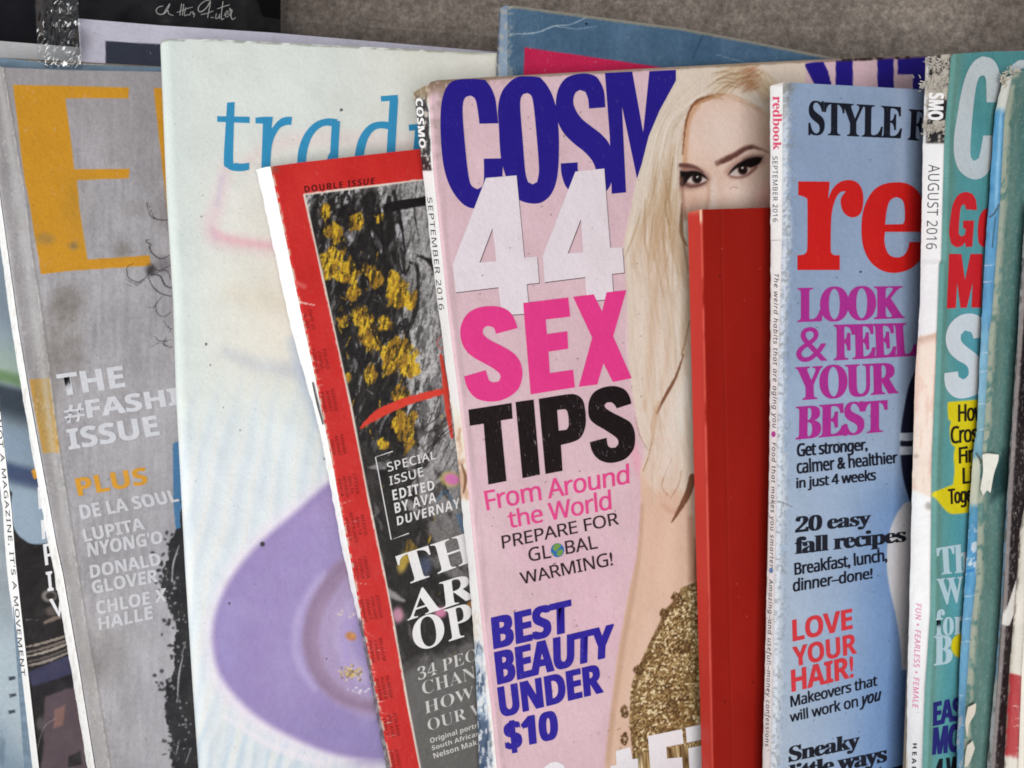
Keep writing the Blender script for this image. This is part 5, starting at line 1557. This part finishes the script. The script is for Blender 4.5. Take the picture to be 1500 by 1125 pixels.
def p_aus(c):
    X, Y, U = c.X, c.Y, c.U
    plain((246, 245, 245), 5, 12, 5)(c)
    n = fbm(X, Y, 5, 9, seed=24)
    # black block with rubbed-off paper
    blk = (1 - sstep(208, 212, Y)) * sstep(.06, .14, U)
    c.mix(slice(None), blk, (36, 33, 36))
    c.mix(slice(None), .95 * (1 - sstep(206, 213, Y)) * sstep(.50, .58, n + .18 * np.exp(-((Y - 120) / 22) ** 2) * (1 - np.abs(U - .5)) + .2 * np.exp(-((Y - 186) / 8) ** 2) - .1 * np.exp(-((Y - 156) / 14) ** 2)), (186, 178, 166))
    c.mix(slice(None), .6 * (1 - sstep(96, 190, Y)) * sstep(.55, .65, fbm(X, Y, 3, 5, seed=26)), (112, 102, 92))
    pic = sstep(490, 498, Y + 8 * U) * (1 - sstep(712, 722, Y - 16 * U))
    c.mix(slice(None), pic, (236, 214, 200))
    c.mix(slice(None), .5 * pic * (1 - sstep(496, 512, Y + 8 * U)), (176, 142, 122))
    c.mix(slice(None), .5 * pic * sstep(.5, .65, fbm(X, Y, 5, 40, seed=27)), (208, 178, 160))
    c.mix(slice(None), .35 * sstep(.58, .68, fbm(X, Y, 7, 14, seed=28)) * sstep(.6, .8, U) * sstep(600, 660, Y) * (1 - sstep(900, 960, Y)), (186, 176, 172))
    c.mix(slice(None), .5 * sstep(.9, 1, U), (200, 204, 200))
    c.ell(1360, 741, 5, 6, (128, 122, 116), .7, .7); c.ell(1342, 668, 4, 3, (150, 142, 136), .6, .7)


m.spine(p_aus, wob=.6)
m.print_('spine_lettering', (232, 230, 230), [SPT(m, 'SMO', 'bold', 136, 176, 1361, 1383, 1359, 1381, .02)], on='spine', mat=ink((230, 228, 228), .5, .1, .1, (60, 56, 56)))
m.print_('spine_lettering', (62, 62, 68), [SPT(m, 'AUGUST 2016', 'sans', 241, 365, 1360, 1377, 1356.5, 1372, -.004, 1.05)], on='spine')
m.print_('spine_lettering', (222, 138, 176), [SPT(m, 'FUN • FEARLESS • FEMALE', 'ital', 884, 1038, 1341.5, 1350, 1336.5, 1345, .012, 1.1)], on='spine')
m.print_('spine_lettering', (30, 30, 34), [SPT(m, 'HEARST', 'bold', 1089, 1150, 1337, 1343.5, 1334, 1340.5, .0, 1.5)], on='spine')
Q = lambda p: zz(p, 1100, 80, 3.75)
Q2 = lambda p: zz(p, 1100, 360, 3.75)
GW = (190, 198, 202)
m.print_('masthead_lettering', GW, [
    PG(Q([(1352, 62), (1320, 22), (1270, 10), (1222, 40), (1182, 110), (1152, 220), (1130, 350), (1115, 450), (1115, 550), (1140, 630), (1190, 675), (1240, 685), (1290, 660), (1318, 600), (1332, 445), (1275, 445), (1262, 520), (1250, 570), (1225, 585), (1207, 560), (1205, 500), (1215, 350), (1232, 200), (1250, 130), (1275, 113), (1290, 140), (1293, 262), (1366, 262), (1366, 130)])),
    PG([(1480, 101), (1487, 92), (1496, 88), (1520, 90), (1520, 100), (1500, 100), (1492, 106), (1486, 130), (1478, 130)])], mat=ink(GW, .2, .2, .3, (120, 150, 150)))
m.print_('headline_lettering', (196, 36, 44), [
    PG(Q([(1180, 850), (1240, 855), (1235, 800), (1215, 765), (1180, 755), (1140, 770), (1110, 820), (1095, 900), (1088, 980), (1100, 1040), (1130, 1060), (1160, 1050), (1175, 1030), (1180, 1058), (1215, 1055), (1225, 912), (1165, 912), (1165, 955), (1180, 958), (1175, 990), (1155, 1000), (1140, 985), (1143, 920), (1150, 850), (1160, 825), (1175, 825)])),
    PG(Q([(1320, 842), (1280, 850), (1255, 890), (1245, 960), (1250, 1030), (1270, 1055), (1310, 1060), (1350, 1040), (1360, 960), (1350, 860)])),
    PG(Q2([(1088, 45), (1155, 45), (1175, 190), (1205, 45), (1272, 45), (1263, 340), (1210, 340), (1218, 200), (1185, 340), (1150, 342), (1132, 200), (1125, 342), (1075, 345)]), smooth=False)], mat=ink((198, 34, 42), .08, .08))
m.print_('headline_lettering', (204, 210, 216), [
    PG(Q2([(1272, 400), (1225, 375), (1160, 378), (1105, 415), (1075, 470), (1070, 530), (1090, 585), (1130, 625), (1180, 655), (1195, 685), (1190, 715), (1165, 735), (1140, 720), (1135, 690), (1062, 700), (1062, 740), (1075, 790), (1115, 830), (1170, 838), (1240, 815), (1272, 780), (1280, 690), (1265, 630), (1230, 590), (1190, 560), (1155, 525), (1152, 490), (1175, 465), (1210, 475), (1222, 510), (1275, 500)]))], mat=ink((202, 208, 214), .1, .1))
m.print_('cover_lettering', (36, 32, 20), [
    TX('How', 'sans', (1403, 593), (1443, 590), (1443, 615), (1403, 618), .022, .9), TX('Cross', 'sans', (1392, 625), (1441, 621), (1441, 646), (1392, 650), .022, .9), TX('Fin', 'sans', (1404, 655), (1429, 652), (1429, 676), (1404, 679), .022, .9),
    TX('Li', 'sans', (1409, 685), (1424, 683), (1424, 707), (1409, 709), .022, .9), TX('Toge', 'sans', (1388, 717), (1424, 713), (1424, 741), (1389, 746), .022, .9)], mat=ink((36, 32, 20), .05))
m.print_('cover_lettering', (176, 200, 208), [
    TX('Th', 'serif', (1371, 803), (1420, 795), (1420, 837), (1374, 842), .02), TX('We', 'serif', (1371, 848), (1426, 843), (1426, 879), (1376, 887), .012), TX('for', 'serif', (1370, 893), (1412, 890), (1412, 929), (1370, 932), .012), TX('B', 'serif', (1368, 932), (1395, 930), (1395, 971), (1367, 975), .02)], mat=ink((174, 198, 206), .3, .1, .1, (112, 160, 164)))
m.print_('cover_lettering', (40, 40, 112), [TX('EASY', 'bold', (1367, 1029), (1424, 1017), (1424, 1050), (1366, 1064), .02, .9), TX('MOVE', 'bold', (1367, 1066), (1438, 1054), (1438, 1096), (1365, 1106), .02, .9)], mat=ink((40, 40, 112), .25, .08, .1, (112, 140, 170)))
m.print_('cover_lettering', (24, 26, 34), [TX('4 WAYS', 'bold', (1368, 1113), (1450, 1100), (1450, 1136), (1366, 1150), .02, .9)])


def fibres(mg, pts, n, seed, col, spread=(4, 4), size=(2, 6), on='spine'):
    """torn paper: many small lifted curls of fibre standing off the spine"""
    rg = np.random.default_rng(seed)
    VV = []; FF = []; k = 0
    for i in range(n):
        cx, cy = pts[int(rg.integers(0, len(pts)))]
        cx += rg.normal(0, spread[0]); cy += rg.normal(0, spread[1])
        L_ = rg.uniform(*size); a = rg.uniform(0, 6.28); w = rg.uniform(.8, 2.4)
        mid = (cx + math.cos(a) * L_ * .5 + rg.normal(0, 1), cy + math.sin(a) * L_ * .5 + rg.normal(0, 1))
        V, T = ribbon([(cx, cy), mid, (cx + math.cos(a) * L_, cy + math.sin(a) * L_)], [w, w * .8, .3], 3)
        f = np.concatenate([np.linspace(0, 1, len(V) // 2)] * 2)
        lift = .00015 + f * rg.uniform(.0002, .0016)
        P = (mg.spine_pt(V) if on == 'spine' else mg.at(V))
        d = P - CAM; d /= np.linalg.norm(d, axis=1)[:, None]
        VV.append(P - d * lift[:, None]); FF.append(T + k); k += len(V)
    mt = paper('torn_paper', col, rough=.9, dirt=.3, speck=.1, bump=.1, spec=.1)
    return mg.add('torn_paper', np.concatenate(VV), np.concatenate(FF), mt, None, False)


fibres(m, [(1362, 92), (1376, 96), (1388, 92), (1372, 106), (1382, 118), (1360, 124), (1354, 118), (1372, 122), (1386, 120), (1366, 124), (1353, 126)], 130, 3, (188, 182, 172), (5, 5), (3, 8))
fibres(m, [(1356, 184), (1364, 188), (1374, 186), (1384, 192), (1360, 194)], 70, 4, (184, 178, 168), (3, 3), (3, 7))

# ---------------------------------------------------------------- teal-green magazine with the split blue spine
m = Magazine('magazine', 'grey green magazine whose glossy sky blue spine is split', 'magazine',
             [(1487, 108), (1475, 170), (1469, 291), (1464, 362), (1457, 460), (1453, 486), (1446, 628), (1437, 724), (1434, 850), (1426, 922), (1418, 1035), (1415, 1125)], [(1487, 110), (1492, 103), (1560, 100)], 500, 1447, -3, a=17, thick=4.5, rnd=1.2,
             L=[(1470, 108), (1457, 170), (1448, 305), (1442, 380), (1437, 485), (1431, 628), (1425, 664), (1421, 735), (1414, 850), (1405, 987), (1402, 1084), (1401, 1125)], vis=80)


def p_tg(c):
    X, Y = c.X, c.Y
    c.all(1, (88, 124, 118))
    c.mix(slice(None), .6 * sstep(8, 45, X - m.Ex(Y)) * sstep(.35, .6, fbm(X, Y, 60, 200, seed=3)), (64, 112, 116))
    c.C += (fbm(X, Y, 9, 60, seed=5)[:, None] - .5) * 26
    c.C += (fbm(X, Y, 3, seed=9)[:, None] - .5) * 14
    de = X - m.Ex(Y)
    n = fbm(X, Y, 4, 12, seed=14)
    c.mix(slice(None), .75 * (1 - sstep(1, 7, de - 4 * n)) * sstep(.35, .5, n), (172, 170, 152))
    c.mix(slice(None), .3 * np.exp(-((de - 14) / 5) ** 2), (120, 138, 128))
    c.mix(slice(None), .35 * sstep(.6, .7, fbm(X, Y, 2.5, 5, seed=15)), (142, 156, 146))
    c.poly([(1470, 660), (1476, 720), (1466, 725), (1452, 735), (1450, 700)], (26, 52, 56), .7, 14)
    c.poly([(1464, 300), (1476, 296), (1470, 358), (1461, 362)], (150, 162, 150), .8, 3, 1)


m.cover(p_tg, paper('green_printed_cover', None, dirt=.2, speck=.2, scuff=.2))


def p_tgs(c):
    X, Y, U = c.X, c.Y, c.U
    c.all(1, (96, 158, 200))
    c.mix(slice(None), .8 * sstep(430, 520, Y) * (1 - sstep(640, 720, Y)), (150, 192, 214))
    c.mix(slice(None), .6 * sstep(850, 900, Y), (138, 186, 216))
    c.mix(slice(None), .55 * np.exp(-((U - .5) / .12) ** 2) * (1 - sstep(280, 330, Y)), (176, 212, 236))  # sheen down the middle of the spine, painted in paler blue
    n = fbm(X, Y, 4, 12, seed=24)
    c.C += (n[:, None] - .5) * 30
    c.mix(slice(None), .95 * (1 - sstep(160, 172, Y + 10 * n)), (226, 220, 210))
    c.mix(slice(None), .9 * sstep(664, 676, Y + 8 * (n - .5)) * (1 - sstep(734, 746, Y + 8 * (n - .5))), (222, 220, 206))
    c.mix(slice(None), .85 * sstep(.50, .58, fbm(X, Y, 5, 7, seed=26)) * sstep(760, 790, Y) * (1 - sstep(830, 850, Y)), (222, 226, 232))
    c.mix(slice(None), .7 * sstep(.54, .62, fbm(X, Y, 4, 10, seed=28)) * sstep(1010, 1050, Y), (206, 206, 206))
    c.mix(slice(None), .8 * sstep(.9, 1, U + .2 * (n - .5)), (196, 196, 186))
    for y in (390, 414, 518, 545, 592, 630, 872, 905, 938, 1016, 1060):
        c.stroke([(1400, y + 4), (1430, y), (1470, y - 3)], [.6, 1.4, .6], (222, 232, 238), .75, 1, .6, seed=y)
    c.stroke([(1425, 835), (1412, 838)], 3, (40, 120, 190), .8, 3)
    c.stroke([(1463, 300), (1457, 312), (1450, 318)], 2.2, (72, 66, 56), .8, 1.2, .6)
    c.stroke([(1458, 318), (1456, 340), (1454, 362)], 1.6, (52, 60, 62), .85, 1)
    c.stroke([(1430, 664), (1436, 674), (1438, 690), (1436, 722)], [2, 3, 3, 2], (58, 54, 50), .85, 1.2)


m.spine(p_tgs, paper('glossy_blue_spine', None, rough=.25, dirt=.1, speck=.2, bump=.3), wob=.8)
# peeled flap standing out of the split
def flap(mg, pts, lift, name='torn_paper', col=(220, 218, 208)):
    P = round_poly(pts, 30, 4)
    V, T = poly_tris([P])
    u = (V[:, 0] - V[:, 0].min()) / np.ptp(V[:, 0])
    B3 = mg.at(V)
    d = B3 - CAM; d /= np.linalg.norm(d, axis=1)[:, None]
    top_ = B3 - d * (.0010 + lift * u ** 1.5)[:, None]
    bot = top_ + d * .0002
    n = len(V)
    mg.add(name, np.concatenate([top_, bot]), np.concatenate([T, T[:, ::-1] + n]), paper('peeled_paper', col, rough=.7, dirt=.2, speck=.2), None, False, toward=False)


flap(m, [(1439, 666), (1447, 664), (1463, 666), (1462, 676), (1456, 694), (1451, 722), (1446, 718), (1440, 726), (1436, 716), (1440, 690)], .003)
flap(m, [(1418, 1036), (1430, 1030), (1428, 1046), (1420, 1060), (1417, 1080), (1414, 1060)], .0015, col=(206, 198, 184))
flap(m, [(1417, 1092), (1425, 1085), (1428, 1096), (1420, 1118), (1413, 1125), (1414, 1106)], .002, col=(200, 196, 184))
fibres(m, [(1472, 112), (1480, 106), (1488, 104), (1468, 120)], 60, 9, (196, 188, 172), (3, 3), (3, 7))

# ---------------------------------------------------------------- black one and the red and white one at the right edge
m = Magazine('magazine', 'black magazine with a pale rubbed spine, second from the right edge', 'magazine',
             [(1508, 320), (1500, 434), (1496, 486), (1490, 575), (1484, 699), (1477, 806), (1481, 792), (1474, 890), (1467, 987), (1458, 1084), (1456, 1125)], [(1508, 300), (1600, 292)], 400, 1480, -7, a=17, thick=4, rnd=1.0,
             L=[(1503, 300), (1499, 352), (1494, 434), (1491, 486), (1485, 575), (1478, 699), (1469, 806), (1467, 890), (1459, 987), (1449, 1084), (1447, 1125)], vis=70)
m.Ex = Poly([(1508, 320), (1500, 434), (1496, 486), (1490, 575), (1482, 699), (1477, 800), (1473, 890), (1466, 987), (1458, 1084), (1455, 1125)])
m.Lx = Poly([(1503, 300), (1499, 352), (1494, 434), (1491, 486), (1485, 575), (1477, 699), (1470, 806), (1466, 890), (1458, 987), (1449, 1084), (1446, 1125)])


def p_bk(c):
    X, Y = c.X, c.Y
    c.all(1, (32, 25, 28))
    c.C += (fbm(X, Y, 20, 60, seed=5)[:, None] - .5) * 18
    de = X - m.Ex(Y)
    c.mix(slice(None), .7 * sstep(.62, .70, fbm(X, Y, 2.5, 6, seed=15)), (112, 104, 102))
    c.mix(slice(None), .8 * (1 - sstep(.5, 3, de - 2 * fbm(X, Y, 6, seed=3))), (150, 142, 140))
    c.poly([(1496, 838), (1490, 845), (1467, 915), (1478, 917), (1486, 898), (1500, 894)], (206, 202, 198), 1, 1.3)


m.cover(p_bk, paper('black_printed_cover', None, dirt=.1, speck=.0, scuff=.5))


def p_bks(c):
    plain((206, 204, 206), 14, 10, 5)(c)
    n = fbm(c.X, c.Y, 4, 10, seed=4)
    c.mix(slice(None), .8 * sstep(510, 530, c.Y) * (1 - sstep(690, 720, c.Y)) * sstep(.15, .3, c.U + .2 * (n - .5)), (56, 46, 50))
    c.mix(slice(None), .75 * sstep(720, 760, c.Y) * (1 - sstep(985, 1005, c.Y)) * (1 - sstep(.3, .6, c.U)), (120, 164, 206))
    c.mix(slice(None), .7 * sstep(.54, .62, n), (118, 112, 112))


m.spine(p_bks, wob=.9)

m = Magazine('magazine', 'cream and red spined magazine at the very right edge', 'magazine',
             [(1516, 756), (1508, 841), (1503, 922), (1500, 987), (1497, 1068), (1494, 1125)], [(1530, 620), (1620, 612)], 300, 1500, -13, a=17, thick=4.5, rnd=1.2,
             L=[(1512, 620), (1500, 745), (1494, 776), (1490, 841), (1483, 922), (1478, 987), (1473, 1068), (1470, 1125)], vis=30)
m.Ex = Poly([(1534, 620), (1522, 745), (1516, 790), (1511, 841), (1505, 922), (1501, 987), (1498, 1068), (1496, 1125)])
m.cover(plain((226, 220, 208), 8, 20, 3))


def p_rts(c):
    X, Y, U = c.X, c.Y, c.U
    plain((228, 222, 210), 8, 20, 3)(c)
    n = fbm(X, Y, 4, 10, seed=4)
    c.mix(slice(None), sstep(984, 988, Y - X * .25 + 370) * (1 - sstep(1108, 1116, Y + 8 * n)), (184, 62, 66))
    c.mix(slice(None), .8 * (1 - sstep(.04, .14, U + .25 * (n - .5))), (140, 130, 118))
    rg = np.random.default_rng(4)
    for k in range(10):
        y = rg.uniform(995, 1110); x = rg.uniform(1476, 1500)
        c.stroke([(x, y), (x + 6, y + rg.normal(0, 4)), (x + 12, y + rg.normal(0, 5))], [.6, 1.2, .4], (232, 190, 184), .8, 1, .5, seed=k)
    c.stroke([(1494, 790), (1492, 815), (1489, 840)], [1.5, 2.5, 1.5], (84, 76, 68), .8, 1.2, .6)


m.spine(p_rts, wob=1.0)
